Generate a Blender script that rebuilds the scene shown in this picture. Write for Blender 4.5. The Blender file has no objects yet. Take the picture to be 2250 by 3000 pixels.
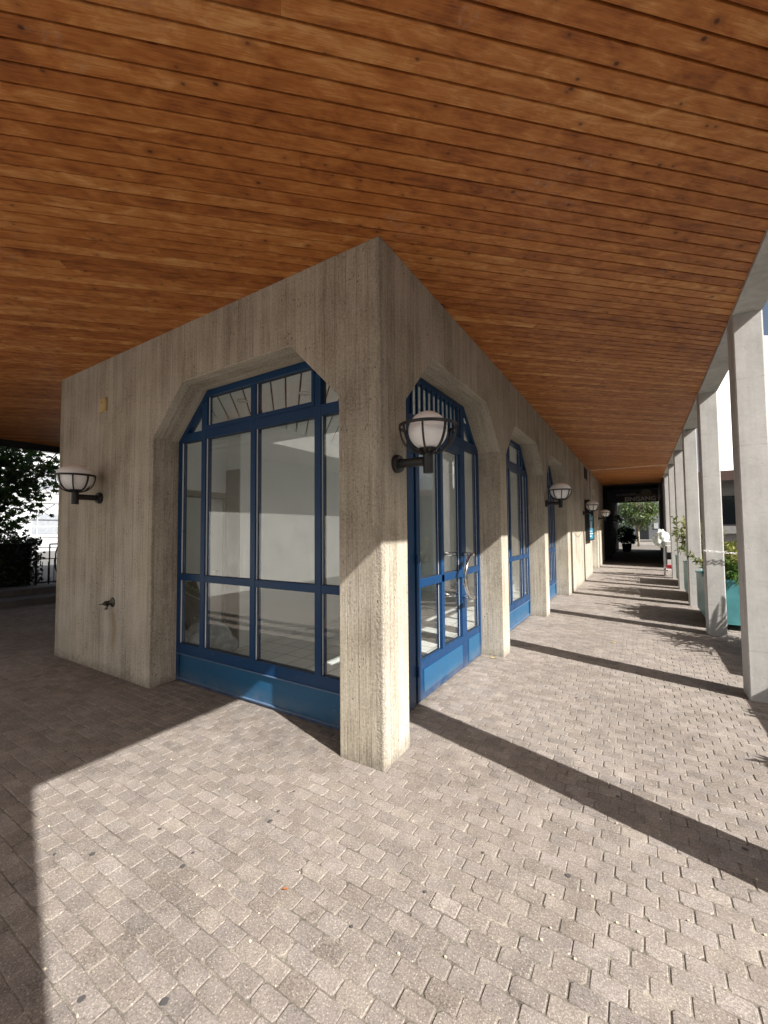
import bpy, bmesh, math, random
import numpy as np
from mathutils import Vector, Matrix
R = math.radians
rnd = random.Random(7)
S = bpy.context.scene
COL = S.collection

# ------------------------------------------------------------------ camera
CAM = (1.45071717, -2.30716853, 1.55)
yaw, pitch, roll = R(-31.83710567), R(2.55414726), R(-0.47572636)
cd = bpy.data.cameras.new("camera"); cam = bpy.data.objects.new("camera", cd); COL.objects.link(cam)
fw = Vector((math.sin(yaw)*math.cos(pitch), math.cos(yaw)*math.cos(pitch), math.sin(pitch)))
rt = Vector((math.cos(yaw), -math.sin(yaw), 0)); up = rt.cross(fw)
c_, s_ = math.cos(roll), math.sin(roll)
r2, u2 = c_*rt + s_*up, -s_*rt + c_*up
M = Matrix(((r2.x, u2.x, -fw.x), (r2.y, u2.y, -fw.y), (r2.z, u2.z, -fw.z))).to_4x4()
M.translation = CAM
cam.matrix_world = M
cd.sensor_fit = 'HORIZONTAL'; cd.sensor_width = 36; cd.lens = 36*1209.0186758/2250
cd.clip_start = .02; cd.clip_end = 2000
S.camera = cam

# ------------------------------------------------------------------ sky, sun, exposure
SUNV = Vector((1, -.295, .842)).normalized()      # towards the sun
W = bpy.data.worlds.new("World"); S.world = W; W.use_nodes = True
wn = W.node_tree; bg = wn.nodes['Background']
sky = wn.nodes.new('ShaderNodeTexSky'); sky.sky_type = 'NISHITA'; sky.sun_disc = False
sky.sun_elevation = math.asin(SUNV.z); sky.sun_rotation = math.atan2(SUNV.x, SUNV.y)
sky.air_density = 1.0; sky.dust_density = 7; sky.ozone_density = 1.0; sky.altitude = 300
wn.links.new(sky.outputs[0], bg.inputs[0]); bg.inputs[1].default_value = .055
ld = bpy.data.lights.new("sun", 'SUN'); sun = bpy.data.objects.new("sun", ld); COL.objects.link(sun)
ld.energy = 5.0; ld.angle = R(.53); ld.color = (1, .965, .91)
sun.rotation_euler = (-SUNV).to_track_quat('-Z', 'Y').to_euler(); sun.location = SUNV*60
vs = S.view_settings
vs.view_transform = 'Standard'; vs.look = 'None'; vs.exposure = 1.0; vs.gamma = 1
S.render.engine = 'CYCLES'
S.cycles.max_bounces = 10; S.cycles.diffuse_bounces = 6; S.cycles.glossy_bounces = 4
S.cycles.transparent_max_bounces = 16; S.cycles.transmission_bounces = 6
S.cycles.use_denoising = True
S.cycles.sample_clamp_indirect = 8

# ------------------------------------------------------------------ tagging and mesh helpers
def tag(o, label=None, cat=None, group=None, kind=None):
    if label: o['label'] = label
    if cat: o['category'] = cat
    if group: o['group'] = group
    if kind: o['kind'] = kind
    return o

def empty(name, loc=(0, 0, 0), rz=0, **k):
    o = bpy.data.objects.new(name, None); COL.objects.link(o)
    o.location = loc; o.rotation_euler = (0, 0, rz); o.empty_display_size = .1
    return tag(o, **k)

def copy_tree(o, parent=None):
    c = o.copy(); COL.objects.link(c); c.parent = parent
    for ch in [x for x in S.objects if x.parent == o]:
        copy_tree(ch, c)
    return c

class MB:
    def __init__(s): s.v = []; s.f = []; s.m = []
    def poly(s, pts, mi=0):
        b = len(s.v); s.v += [tuple(p) for p in pts]; s.f.append(tuple(range(b, b+len(pts)))); s.m.append(mi)
    def box(s, x0, x1, y0, y1, z0, z1, mi=0, tf=None):
        if x0 > x1: x0, x1 = x1, x0
        if y0 > y1: y0, y1 = y1, y0
        P = [(x0,y0,z0),(x1,y0,z0),(x1,y1,z0),(x0,y1,z0),(x0,y0,z1),(x1,y0,z1),(x1,y1,z1),(x0,y1,z1)]
        if tf: P = [tf(*p) for p in P]
        b = len(s.v); s.v += [tuple(p) for p in P]
        for q in ((3,2,1,0),(4,5,6,7),(0,1,5,4),(1,2,6,5),(2,3,7,6),(3,0,4,7)):
            s.f.append(tuple(b+i for i in q)); s.m.append(mi)
        return s
    def prism(s, pts, d0, d1, tf, mi=0):
        """2D polygon (u,z) extruded from depth d0 to d1; tf(u,w,z) -> xyz"""
        n = len(pts); b = len(s.v)
        s.v += [tuple(tf(u, d0, z)) for u, z in pts] + [tuple(tf(u, d1, z)) for u, z in pts]
        s.f.append(tuple(range(b, b+n))); s.m.append(mi)
        s.f.append(tuple(range(b+2*n-1, b+n-1, -1))); s.m.append(mi)
        for i in range(n):
            j = (i+1) % n
            s.f.append((b+j, b+i, b+n+i, b+n+j)); s.m.append(mi)
        return s
    def tube(s, pts, r, n=10, mi=0, cap=True, closed=False):
        pts = [Vector(p) for p in pts]; k = len(pts); b = len(s.v); pv = None
        for i, p in enumerate(pts):
            if closed: d = pts[(i+1) % k] - pts[i-1]
            else: d = pts[min(i+1, k-1)] - pts[max(i-1, 0)]
            d.normalize()
            if pv is None:
                a = Vector((0, 0, 1)) if abs(d.z) < .9 else Vector((1, 0, 0)); pv = d.cross(a).normalized()
            pv = (pv - d*pv.dot(d)).normalized(); q = d.cross(pv)
            rr = r[i] if isinstance(r, (list, tuple)) else r
            for j in range(n):
                t = 2*math.pi*j/n; s.v.append(tuple(p + pv*(rr*math.cos(t)) + q*(rr*math.sin(t))))
        for i in range(k if closed else k-1):
            i2 = (i+1) % k
            for j in range(n):
                s.f.append((b+i*n+j, b+i*n+(j+1) % n, b+i2*n+(j+1) % n, b+i2*n+j)); s.m.append(mi)
        if cap and not closed:
            s.f.append(tuple(b+j for j in reversed(range(n)))); s.m.append(mi)
            s.f.append(tuple(b+(k-1)*n+j for j in range(n))); s.m.append(mi)
        return s
    def lathe(s, prof, n=32, o=(0, 0, 0), axis='Z', mi=0):
        b = len(s.v)
        for r, h in prof:
            for j in range(n):
                t = 2*math.pi*j/n; a, c = r*math.cos(t), r*math.sin(t)
                p = {'Z': (a, c, h), 'X': (h, a, c), 'Y': (c, h, a)}[axis]
                s.v.append((o[0]+p[0], o[1]+p[1], o[2]+p[2]))
        for i in range(len(prof)-1):
            for j in range(n):
                s.f.append((b+i*n+j, b+i*n+(j+1) % n, b+(i+1)*n+(j+1) % n, b+(i+1)*n+j)); s.m.append(mi)
        return s
    def build(s, name, mats, parent=None, bevel=0, smooth=False, seg=2, angle=40):
        me = bpy.data.meshes.new(name); me.from_pydata(s.v, [], s.f)
        if not isinstance(mats, (list, tuple)): mats = [mats]
        for m in mats: me.materials.append(m)
        if len(mats) > 1: me.polygons.foreach_set('material_index', s.m)
        bm = bmesh.new(); bm.from_mesh(me); bmesh.ops.recalc_face_normals(bm, faces=bm.faces); bm.to_mesh(me); bm.free()
        if smooth: me.polygons.foreach_set('use_smooth', [True]*len(me.polygons))
        me.update()
        o = bpy.data.objects.new(name, me); COL.objects.link(o); o.parent = parent
        if bevel:
            b = o.modifiers.new('bevel', 'BEVEL'); b.width = bevel; b.segments = seg; b.limit_method = 'ANGLE'; b.angle_limit = R(angle)
        return o

# ------------------------------------------------------------------ node helpers
class NT:
    def __init__(s, name):
        s.mat = bpy.data.materials.new(name); s.mat.use_nodes = True; s.t = s.mat.node_tree
        s.b = s.t.nodes['Principled BSDF']; s.out = s.t.nodes['Material Output']
    def put(s, sock, v):
        if isinstance(v, bpy.types.NodeSocket): s.t.links.new(v, sock)
        elif v is not None:
            if sock.type == 'RGBA' and len(v) == 3: v = (*v, 1)
            sock.default_value = v
    def n(s, typ, ins=None, **p):
        nd = s.t.nodes.new('ShaderNode'+typ)
        for k, v in p.items(): setattr(nd, k, v)
        for k, v in (ins or {}).items(): s.put(nd.inputs[k], v)
        return nd
    def pos(s): return s.n('TexCoord').outputs['Object']
    def m(s, op, a, b=None, c=None, clamp=False):
        nd = s.n('Math', operation=op, use_clamp=clamp); s.put(nd.inputs[0], a)
        if b is not None: s.put(nd.inputs[1], b)
        if c is not None: s.put(nd.inputs[2], c)
        return nd.outputs[0]
    def xyz(s, v):
        o = s.n('SeparateXYZ', {0: v}).outputs; return o[0], o[1], o[2]
    def vec(s, x, y, z): return s.n('CombineXYZ', {0: x, 1: y, 2: z}).outputs[0]
    def noise(s, v, scale, detail=3, rough=.55, dist=0):
        return s.n('TexNoise', {'Vector': v, 'Scale': scale, 'Detail': detail, 'Roughness': rough, 'Distortion': dist}).outputs[0]
    def mr(s, v, a, b, c=0, d=1):
        return s.n('MapRange', {0: v, 1: a, 2: b, 3: c, 4: d}).outputs[0]
    def ramp(s, v, stops):
        nd = s.n('ValToRGB', {0: v}); e = nd.color_ramp.elements
        while len(e) < len(stops): e.new(.5)
        for el, (p, c) in zip(e, stops): el.position = p; el.color = (*c, 1)
        return nd.outputs[0]
    def mix(s, f, a, b, blend='MIX'):
        nd = s.n('Mix', data_type='RGBA', blend_type=blend); s.put(nd.inputs[0], f); s.put(nd.inputs[6], a); s.put(nd.inputs[7], b)
        return nd.outputs[2]
    def bump(s, h, strength, dist=.01, normal=None):
        return s.n('Bump', {'Height': h, 'Strength': strength, 'Distance': dist, 'Normal': normal}).outputs[0]
    def fin(s, color=None, rough=None, normal=None, metal=None, **k):
        if color is not None: s.put(s.b.inputs['Base Color'], color)
        if rough is not None: s.put(s.b.inputs['Roughness'], rough)
        if normal is not None: s.put(s.b.inputs['Normal'], normal)
        if metal is not None: s.put(s.b.inputs['Metallic'], metal)
        for kk, v in k.items(): s.put(s.b.inputs[kk], v)
        return s.mat

def simple(name, col, rough=.5, metal=0, var=.12, scale=6, bump=.0, spec=None):
    t = NT(name); p = t.pos()
    f = t.mr(t.noise(p, scale, 4), .3, .7, 1-var, 1+var)
    c = t.mix(1, col, t.vec(f, f, f), 'MULTIPLY')
    nrm = t.bump(t.noise(p, scale*12, 3), bump, .004) if bump else None
    k = {} if spec is None else {'Specular IOR Level': spec}
    return t.fin(c, t.mr(t.noise(p, scale*2, 3), .3, .7, max(.02, rough-.08), rough+.08), nrm, metal, **k)

# board-marked concrete: vertical boards, wood-grain streaks, pits, stains
def mk_board_concrete(name='board_marked_concrete'):
    t = NT(name); p = t.pos(); x, y, z = t.xyz(p)
    nz = t.m('ABSOLUTE', t.xyz(t.n('NewGeometry').outputs['Normal'])[2])
    flat = t.mr(nz, .35, .4, 0, 1); right = t.mr(x, -.345, -.344, 0, 1)
    lerp = lambda f, a, b: t.m('ADD', a, t.m('MULTIPLY', f, t.m('SUBTRACT', b, a)))
    dep, alo = lerp(right, y, x), lerp(right, x, y)
    u = lerp(flat, t.m('ADD', x, y), dep); z0 = z; z = lerp(flat, z, alo)
    uw = t.m('ADD', u, t.m('MULTIPLY', t.m('SUBTRACT', t.noise(t.vec(u, 0, t.m('MULTIPLY', z, .5)), 2.0, 2), .5), .014))
    b = t.m('DIVIDE', uw, .097); idx = t.m('FLOOR', b); fr = t.m('FRACT', b)
    wn_ = t.n('TexWhiteNoise', {'W': idx}, noise_dimensions='1D').outputs
    wv = wn_[0]
    st = t.noise(t.vec(t.m('MULTIPLY', uw, 46), t.m('MULTIPLY', idx, 7.7), t.m('MULTIPLY', z, 1.5)), 1.0, 4, .62)
    st2 = t.noise(t.vec(t.m('MULTIPLY', uw, 210), t.m('MULTIPLY', idx, 3.1), t.m('MULTIPLY', z, 5)), 1.0, 3, .6)
    bl = t.noise(p, 1.7, 4, .6); fine = t.noise(p, 55, 4, .65); grit = t.noise(p, 260, 2, .6)
    big = t.noise(t.vec(t.m('MULTIPLY', u, 4.5), 3.3, t.m('MULTIPLY', z, .55)), 1.0, 4, .6)
    # value
    v = t.m('ADD', t.m('MULTIPLY', t.m('SUBTRACT', st, .5), .62), t.m('MULTIPLY', t.m('SUBTRACT', bl, .5), .75))
    v = t.m('ADD', v, t.m('MULTIPLY', t.m('SUBTRACT', big, .5), .5))
    v = t.m('ADD', v, t.m('MULTIPLY', t.m('SUBTRACT', wv, .5), .17))
    v = t.m('ADD', v, t.m('MULTIPLY', t.m('SUBTRACT', st2, .5), .5))
    v = t.m('ADD', v, t.m('MULTIPLY', t.m('SUBTRACT', fine, .5), .9))
    v = t.m('ADD', v, t.m('MULTIPLY', t.m('SUBTRACT', grit, .5), .8))
    v = t.m('ADD', v, .5)
    col = t.ramp(v, [(.08, (.17, .145, .110)), (.36, (.34, .300, .235)), (.62, (.475, .43, .348)), (.94, (.57, .53, .445))])
    # warm / grey hue drift
    hue = t.noise(t.vec(t.m('MULTIPLY', u, 1.3), 8.1, t.m('MULTIPLY', z, .8)), 1.0, 3)
    col = t.mix(t.mr(hue, .42, .68, 0, .55), col, t.mix(1, col, (.98, 1.0, 1.1), 'MULTIPLY'))
    low = t.mr(t.m('ADD', z0, t.m('MULTIPLY', t.noise(p, 2.6, 3), 1.0)), .4, 1.7, .55, 0)   # paler, greyer towards the base
    col = t.mix(low, col, t.mix(1, col, (1.12, 1.13, 1.16), 'MULTIPLY'))
    # seams between boards
    d = t.m('ABSOLUTE', t.m('SUBTRACT', fr, .5))
    sb = t.noise(t.vec(t.m('MULTIPLY', idx, 5.3), 1.7, t.m('MULTIPLY', z, 1.1)), 1.0, 3)
    seam = t.m('MULTIPLY', t.mr(d, .468, .496, 0, 1), t.mr(sb, .42, .64, 0, 1))
    col = t.mix(t.m('MULTIPLY', seam, .8), col, (.09, .072, .052))
    # blow holes
    vo = t.n('TexVoronoi', {'Vector': t.vec(x, y, t.m('MULTIPLY', z, .55)), 'Scale': 34}).outputs[0]
    pit = t.m('MULTIPLY', t.mr(vo, .12, .2, 1, 0), t.mr(t.noise(p, 3.2, 2), .50, .62, 0, 1))
    col = t.mix(t.m('MULTIPLY', pit, .75), col, (.075, .06, .045))
    foot = t.m('MULTIPLY', t.mr(t.m('ADD', z0, t.m('MULTIPLY', t.m('SUBTRACT', t.noise(p, 9, 4, .65), .5), .22)), .0, .11, 1, 0), t.mr(t.noise(p, 30, 3), .3, .6, .4, 1))
    col = t.mix(t.m('MULTIPLY', foot, .55), col, (.10, .088, .07))
    ed = t.m('ADD', t.m('ABSOLUTE', x), t.m('ABSOLUTE', y))
    chip_ = t.m('MULTIPLY', t.mr(t.m('ADD', ed, t.m('MULTIPLY', t.m('SUBTRACT', t.noise(p, 14, 3), .5), .09)), .028, .05, 1, 0), t.mr(t.noise(p, 48, 4, .7), .42, .6, 0, 1))
    col = t.mix(t.m('MULTIPLY', chip_, .6), col, t.mix(t.noise(p, 90, 2), (.12, .1, .075), (.5, .47, .41)))
    # rust stain below the tap
    tx = t.m('ADD', x, 3.47); sx = t.mr(t.m('ABSOLUTE', t.m('ADD', tx, t.m('MULTIPLY', t.m('SUBTRACT', t.noise(p, 5, 3), .5), .12))), .0, .07, 1, 0)
    sz = t.m('MULTIPLY', t.mr(z, .74, .66, 0, 1), t.mr(z, .05, .45, 0, 1))
    sy = t.mr(y, -.05, .02, 0, 1); sy = t.m('MULTIPLY', sy, t.mr(y, .02, .04, 1, 0))
    col = t.mix(t.m('MULTIPLY', t.m('MULTIPLY', sx, sz), t.m('MULTIPLY', sy, .9)), col, (.25, .165, .075))
    h = t.m('ADD', t.m('MULTIPLY', st, .55), t.m('MULTIPLY', fine, .45))
    h = t.m('ADD', h, t.m('MULTIPLY', wv, .35)); h = t.m('SUBTRACT', h, t.m('MULTIPLY', seam, .8)); h = t.m('SUBTRACT', h, t.m('ADD', t.m('MULTIPLY', pit, 1.2), t.m('MULTIPLY', chip_, 1.0)))
    h = t.m('ADD', h, t.m('MULTIPLY', st2, .35))
    return t.fin(col, .92, t.bump(h, .75, .006), **{'Specular IOR Level': .25})

def mk_smooth_concrete(name, c0, c1):
    t = NT(name); p = t.pos(); x, y, z = t.xyz(p)
    a = t.noise(p, 2.2, 5, .65); b = t.noise(p, 26, 5, .7); g = t.noise(p, 180, 2)
    dr = t.noise(t.vec(t.m('MULTIPLY', x, 14), t.m('MULTIPLY', y, 14), t.m('MULTIPLY', z, .8)), 1.0, 3)
    v = t.m('ADD', t.m('MULTIPLY', a, .55), t.m('ADD', t.m('MULTIPLY', b, .25), t.m('MULTIPLY', g, .15)))
    v = t.m('ADD', v, t.m('MULTIPLY', t.m('SUBTRACT', dr, .5), .35))
    col = t.ramp(v, [(.28, c0), (.68, c1)])
    vo = t.n('TexVoronoi', {'Vector': p, 'Scale': 24}).outputs[0]
    pit = t.m('MULTIPLY', t.mr(vo, .07, .13, 1, 0), t.mr(t.noise(p, 5, 2), .5, .62, 0, 1))
    col = t.mix(t.m('MULTIPLY', pit, .6), col, (.16, .15, .135))
    fz = t.m('ABSOLUTE', t.m('SUBTRACT', t.m('FRACT', t.m('DIVIDE', t.m('ADD', z, .18), .62)), .5))
    line = t.m('MULTIPLY', t.mr(fz, .488, .499, 0, 1), t.mr(t.noise(p, 6, 3), .42, .6, 0, .45))
    col = t.mix(line, col, (.24, .225, .2))
    h = t.m('SUBTRACT', t.m('ADD', t.m('MULTIPLY', b, .5), t.m('MULTIPLY', a, .5)), t.m('MULTIPLY', pit, 1.3))
    return t.fin(col, .88, t.bump(h, .5, .005), **{'Specular IOR Level': .25})

# stained softwood boards; UV u runs along the board, v across, 'tone' per board
def mk_wood():
    t = NT('stained_pine'); uv = t.n('UVMap').outputs[0]; u, v, _ = t.xyz(uv)
    tone = t.n('Attribute', attribute_name='tone').outputs['Fac']
    off = t.m('MULTIPLY', tone, 91.7)
    gw = t.noise(t.vec(t.m('MULTIPLY', u, 1.1), t.m('MULTIPLY', v, 9), off), 1.0, 3, .5)
    g = t.noise(t.vec(t.m('MULTIPLY', u, 2.2), t.m('ADD', t.m('MULTIPLY', v, 95), t.m('MULTIPLY', gw, 9)), off), 1.0, 4, .6)
    cl = t.noise(t.vec(t.m('MULTIPLY', u, 5.0), t.m('MULTIPLY', v, 11), off), 1.0, 5, .62, .7)
    fine = t.noise(t.vec(t.m('MULTIPLY', u, 14), t.m('MULTIPLY', v, 300), off), 1.0, 3, .6)
    val = t.m('ADD', t.m('MULTIPLY', t.m('SUBTRACT', g, .5), .55), t.m('MULTIPLY', t.m('SUBTRACT', cl, .5), 1.3))
    val = t.m('ADD', val, t.m('MULTIPLY', t.m('SUBTRACT', fine, .5), .6))
    val = t.m('ADD', val, t.m('MULTIPLY', t.m('SUBTRACT', tone, .5), .36)); val = t.m('ADD', val, .5)
    col = t.ramp(val, [(.06, (.18, .048, .011)), (.38, (.382, .126, .027)), (.62, (.50, .195, .050)), (.92, (.68, .36, .135))])
    # knots
    kv = t.vec(t.m('MULTIPLY', u, 7.0), t.m('MULTIPLY', v, 10), off)
    vo = t.n('TexVoronoi', {'Vector': kv, 'Scale': 1.0, 'Randomness': 1.0}).outputs
    keep = t.mr(t.n('SeparateColor', {0: vo[1]}).outputs[0], .60, .62, 0, 1)
    ring = t.m('MULTIPLY', t.mr(vo[0], .06, .34, 1, 0), keep)
    core = t.m('MULTIPLY', t.mr(vo[0], .06, .11, 1, 0), keep)
    col = t.mix(t.m('MULTIPLY', ring, .55), col, (.19, .055, .014))
    col = t.mix(t.m('MULTIPLY', core, .82), col, (.05, .016, .006))
    kv2 = t.vec(t.m('MULTIPLY', u, 11.5), t.m('MULTIPLY', v, 17), t.m('ADD', off, 13.3))
    vo2 = t.n('TexVoronoi', {'Vector': kv2, 'Scale': 1.0, 'Randomness': 1.0}).outputs
    k2 = t.m('MULTIPLY', t.mr(vo2[0], .06, .16, 1, 0), t.mr(t.n('SeparateColor', {0: vo2[1]}).outputs[1], .74, .76, 0, 1))
    r2_ = t.m('MULTIPLY', t.mr(vo2[0], .1, .5, 1, 0), t.mr(t.n('SeparateColor', {0: vo2[1]}).outputs[1], .74, .76, 0, 1))
    col = t.mix(t.m('MULTIPLY', r2_, .35), col, (.20, .058, .014))
    col = t.mix(t.m('MULTIPLY', k2, .75), col, (.06, .02, .008))
    # dusty cobweb patches
    pp = t.pos(); dust = t.m('MULTIPLY', t.mr(t.noise(pp, 2.4, 5, .7), .6, .74, 0, 1), t.mr(t.noise(pp, 34, 4, .7), .45, .62, 0, .5))
    col = t.mix(dust, col, (.42, .33, .27))
    h = t.m('ADD', t.m('MULTIPLY', g, .5), t.m('MULTIPLY', cl, .6)); h = t.m('SUBTRACT', h, t.m('MULTIPLY', core, .5))
    return t.fin(col, .52, t.bump(h, .22, .004), **{'Specular IOR Level': .35})

def mk_paver():
    t = NT('paver_stone'); p = t.pos()
    tone = t.n('Attribute', attribute_name='tone').outputs['Fac']; tone2 = t.n('Attribute', attribute_name='hue').outputs['Fac']
    big = t.noise(p, .9, 4, .6); mid = t.noise(p, 9, 4, .6); sp = t.noise(p, 120, 3, .75); sp2 = t.noise(p, 330, 2, .7)
    v = t.m('ADD', t.m('MULTIPLY', t.m('SUBTRACT', tone, .5), .18), t.m('MULTIPLY', t.m('SUBTRACT', big, .5), .55))
    v = t.m('ADD', v, t.m('MULTIPLY', t.m('SUBTRACT', mid, .5), .6)); v = t.m('ADD', v, t.m('MULTIPLY', t.m('SUBTRACT', sp, .5), 1.3))
    v = t.m('ADD', v, t.m('MULTIPLY', t.m('SUBTRACT', sp2, .5), .8))
    v = t.m('ADD', v, .5)
    col = t.ramp(v, [(.10, (.085, .075, .066)), (.4, (.190, .171, .156)), (.62, (.248, .226, .207)), (.93, (.41, .38, .345))])
    col = t.mix(t.mr(tone2, 0, 1, 0, .55), t.mix(1, col, (1.035, .985, .94), 'MULTIPLY'), t.mix(1, col, (.985, .975, 1.02), 'MULTIPLY'))
    vo = t.n('TexVoronoi', {'Vector': p, 'Scale': 120}).outputs
    keep = t.mr(t.n('SeparateColor', {0: vo[1]}).outputs[0], .62, .64, 0, 1)
    chip = t.m('MULTIPLY', t.mr(vo[0], .22, .34, 1, 0), keep)
    col = t.mix(t.m('MULTIPLY', chip, .5), col, (.55, .5, .42))
    vo2 = t.n('TexVoronoi', {'Vector': t.n('VectorMath', {0: p, 1: (3.3, 7.7, 0)}, operation='ADD').outputs[0], 'Scale': 120}).outputs
    chip2 = t.m('MULTIPLY', t.mr(vo2[0], .2, .3, 1, 0), t.mr(t.n('SeparateColor', {0: vo2[1]}).outputs[1], .8, .82, 0, 1))
    col = t.mix(t.m('MULTIPLY', chip2, .6), col, (.07, .06, .052))
    px, py, _ = t.xyz(p)
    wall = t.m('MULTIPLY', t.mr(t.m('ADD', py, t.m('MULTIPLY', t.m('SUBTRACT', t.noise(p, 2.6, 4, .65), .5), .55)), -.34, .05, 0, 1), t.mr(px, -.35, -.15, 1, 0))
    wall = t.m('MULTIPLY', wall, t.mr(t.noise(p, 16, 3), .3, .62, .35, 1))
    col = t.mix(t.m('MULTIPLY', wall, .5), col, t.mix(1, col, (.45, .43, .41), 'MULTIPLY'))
    # damp dark stains
    st = t.m('MULTIPLY', t.mr(t.noise(p, 1.15, 5, .65), .57, .72, 0, 1), t.mr(t.noise(p, 11, 3), .35, .6, .3, 1))
    col = t.mix(t.m('MULTIPLY', st, .45), col, t.mix(1, col, (.5, .48, .46), 'MULTIPLY'))
    h = t.m('ADD', t.m('MULTIPLY', sp, .7), t.m('MULTIPLY', mid, .6))
    return t.fin(col, .9, t.bump(h, .6, .004), **{'Specular IOR Level': .3})

def mk_brick_ground(name, bw, bh):
    t = NT(name); p = t.pos()
    br = t.n('TexBrick', {'Vector': p, 'Color1': (.15, .135, .12, 1), 'Color2': (.20, .18, .162, 1), 'Mortar': (.11, .10, .09, 1), 'Scale': 1.0,
             'Mortar Size': .004, 'Brick Width': bw, 'Row Height': bh})
    f = t.mr(t.noise(p, 3, 5, .7), .25, .75, .75, 1.2)
    return t.fin(t.mix(1, br.outputs[0], t.vec(f, f, f), 'MULTIPLY'), .9)

def mk_joint():
    t = NT('joint_sand'); p = t.pos()
    a = t.noise(p, 6, 4, .7); b = t.noise(p, 160, 3, .7)
    v = t.m('ADD', t.m('MULTIPLY', a, .6), t.m('MULTIPLY', b, .4))
    return t.fin(t.ramp(v, [(.34, (.055, .048, .04)), (.5, (.17, .15, .125)), (.68, (.44, .40, .33))]), .95, t.bump(b, .6, .004))

def mk_glass(name='window_glass', r0=.075, tint=(.975, .985, .98)):
    m = bpy.data.materials.new(name); m.use_nodes = True; t = m.node_tree; t.nodes.clear()
    o = t.nodes.new('ShaderNodeOutputMaterial'); mx = t.nodes.new('ShaderNodeMixShader')
    tr = t.nodes.new('ShaderNodeBsdfTransparent'); gl = t.nodes.new('ShaderNodeBsdfGlossy')
    tr.inputs[0].default_value = (*tint, 1); gl.inputs['Roughness'].default_value = .004; gl.inputs[0].default_value = (1, 1, 1, 1)
    lw = t.nodes.new('ShaderNodeLayerWeight'); lw.inputs[0].default_value = .5
    p5 = t.nodes.new('ShaderNodeMath'); p5.operation = 'POWER'; p5.inputs[1].default_value = 4.2
    ma = t.nodes.new('ShaderNodeMath'); ma.operation = 'MULTIPLY_ADD'; ma.inputs[1].default_value = 1-r0; ma.inputs[2].default_value = r0
    t.links.new(lw.outputs['Facing'], p5.inputs[0]); t.links.new(p5.outputs[0], ma.inputs[0]); t.links.new(ma.outputs[0], mx.inputs[0])
    t.links.new(tr.outputs[0], mx.inputs[1]); t.links.new(gl.outputs[0], mx.inputs[2]); t.links.new(mx.outputs[0], o.inputs[0])
    # slight waviness of the float glass
    tc = t.nodes.new('ShaderNodeTexCoord'); nz = t.nodes.new('ShaderNodeTexNoise'); nz.inputs['Scale'].default_value = 2.2
    bp = t.nodes.new('ShaderNodeBump'); bp.inputs['Strength'].default_value = .012; bp.inputs['Distance'].default_value = .02
    t.links.new(tc.outputs['Object'], nz.inputs['Vector']); t.links.new(nz.outputs[0], bp.inputs['Height']); t.links.new(bp.outputs[0], gl.inputs['Normal'])
    return m

def mk_leaf(name, c0, c1, trans=.35, rough=.45):
    t = NT(name); p = t.pos()
    a = t.n('Attribute', attribute_name='tone').outputs['Fac']
    col = t.ramp(a, [(0, c0), (1, c1)])
    df = t.n('BsdfTranslucent', {'Color': t.mix(1, col, (1.25, 1.35, .6), 'MULTIPLY')})
    t.fin(col, rough)
    mx = t.n('MixShader', {0: trans, 1: t.b.outputs[0], 2: df.outputs[0]})
    t.t.links.new(mx.outputs[0], t.out.inputs[0])
    return t.mat

CONC = mk_board_concrete()
COLC = mk_smooth_concrete('column_concrete', (.36, .352, .335), (.61, .60, .575))
WOOD = mk_wood(); PAVER = mk_paver(); JOINT = mk_joint()
BLUE = simple('blue_paint', (.0060, .041, .118), .38, var=.05, scale=2, spec=.3)
BLUE2 = simple('blue_panel_paint', (.016, .090, .19), .4, var=.08, scale=2, spec=.3)
def worn(mat, zmax):
    nt = mat.node_tree; b = nt.nodes['Principled BSDF']; old = b.inputs['Base Color'].links[0].from_socket
    t = NT.__new__(NT); t.mat = mat; t.t = nt; t.b = b
    p = t.pos(); z = t.xyz(p)[2]
    sc = t.m('MULTIPLY', t.mr(t.noise(t.n('VectorMath', {0: p, 1: (9, 9, 30)}, operation='MULTIPLY').outputs[0], 1.0, 5, .75), .63, .70, 0, 1), t.mr(z, .0, zmax, .7, .12))
    c = t.mix(sc, old, (.13, .19, .27))
    du = t.m('MULTIPLY', t.mr(z, .0, .16, .55, 0), t.mr(t.noise(p, 7, 4), .35, .65, .2, 1))
    nt.links.new(t.mix(du, c, (.17, .17, .17)), b.inputs['Base Color'])
worn(BLUE, 1.2); worn(BLUE2, 1.0)
GLASS = mk_glass()
ALU = simple('aluminium_spacer', (.72, .74, .74), .35, .3, var=.05)
CHROME = simple('polished_chrome', (.82, .82, .82), .12, 1, var=.05)
BLACK = simple('black_lamp_paint', (.012, .012, .013), .42, var=.2, scale=14, bump=.05)
DARK = simple('dark_paint', (.012, .014, .018), .6)
STEEL = simple('galvanised_steel', (.42, .43, .44), .42, .8)
WHITEP = simple('white_plaster', (.88, .895, .88), .8, var=.03, scale=2, bump=.03)
DOORP = simple('pale_door_paint', (.66, .69, .66), .5, var=.04)
JAMB = simple('taupe_frame_paint', (.30, .285, .235), .5, var=.06)
TEAL = simple('teal_metal_paint', (.075, .25, .275), .42, var=.14, scale=5, bump=.03)
SOIL = simple('soil', (.035, .025, .017), .95, var=.4, scale=30, bump=.6)
WHITEM = simple('white_metal', (.8, .8, .78), .5)
PIPE = simple('grey_pipe', (.5, .5, .47), .5)

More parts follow.
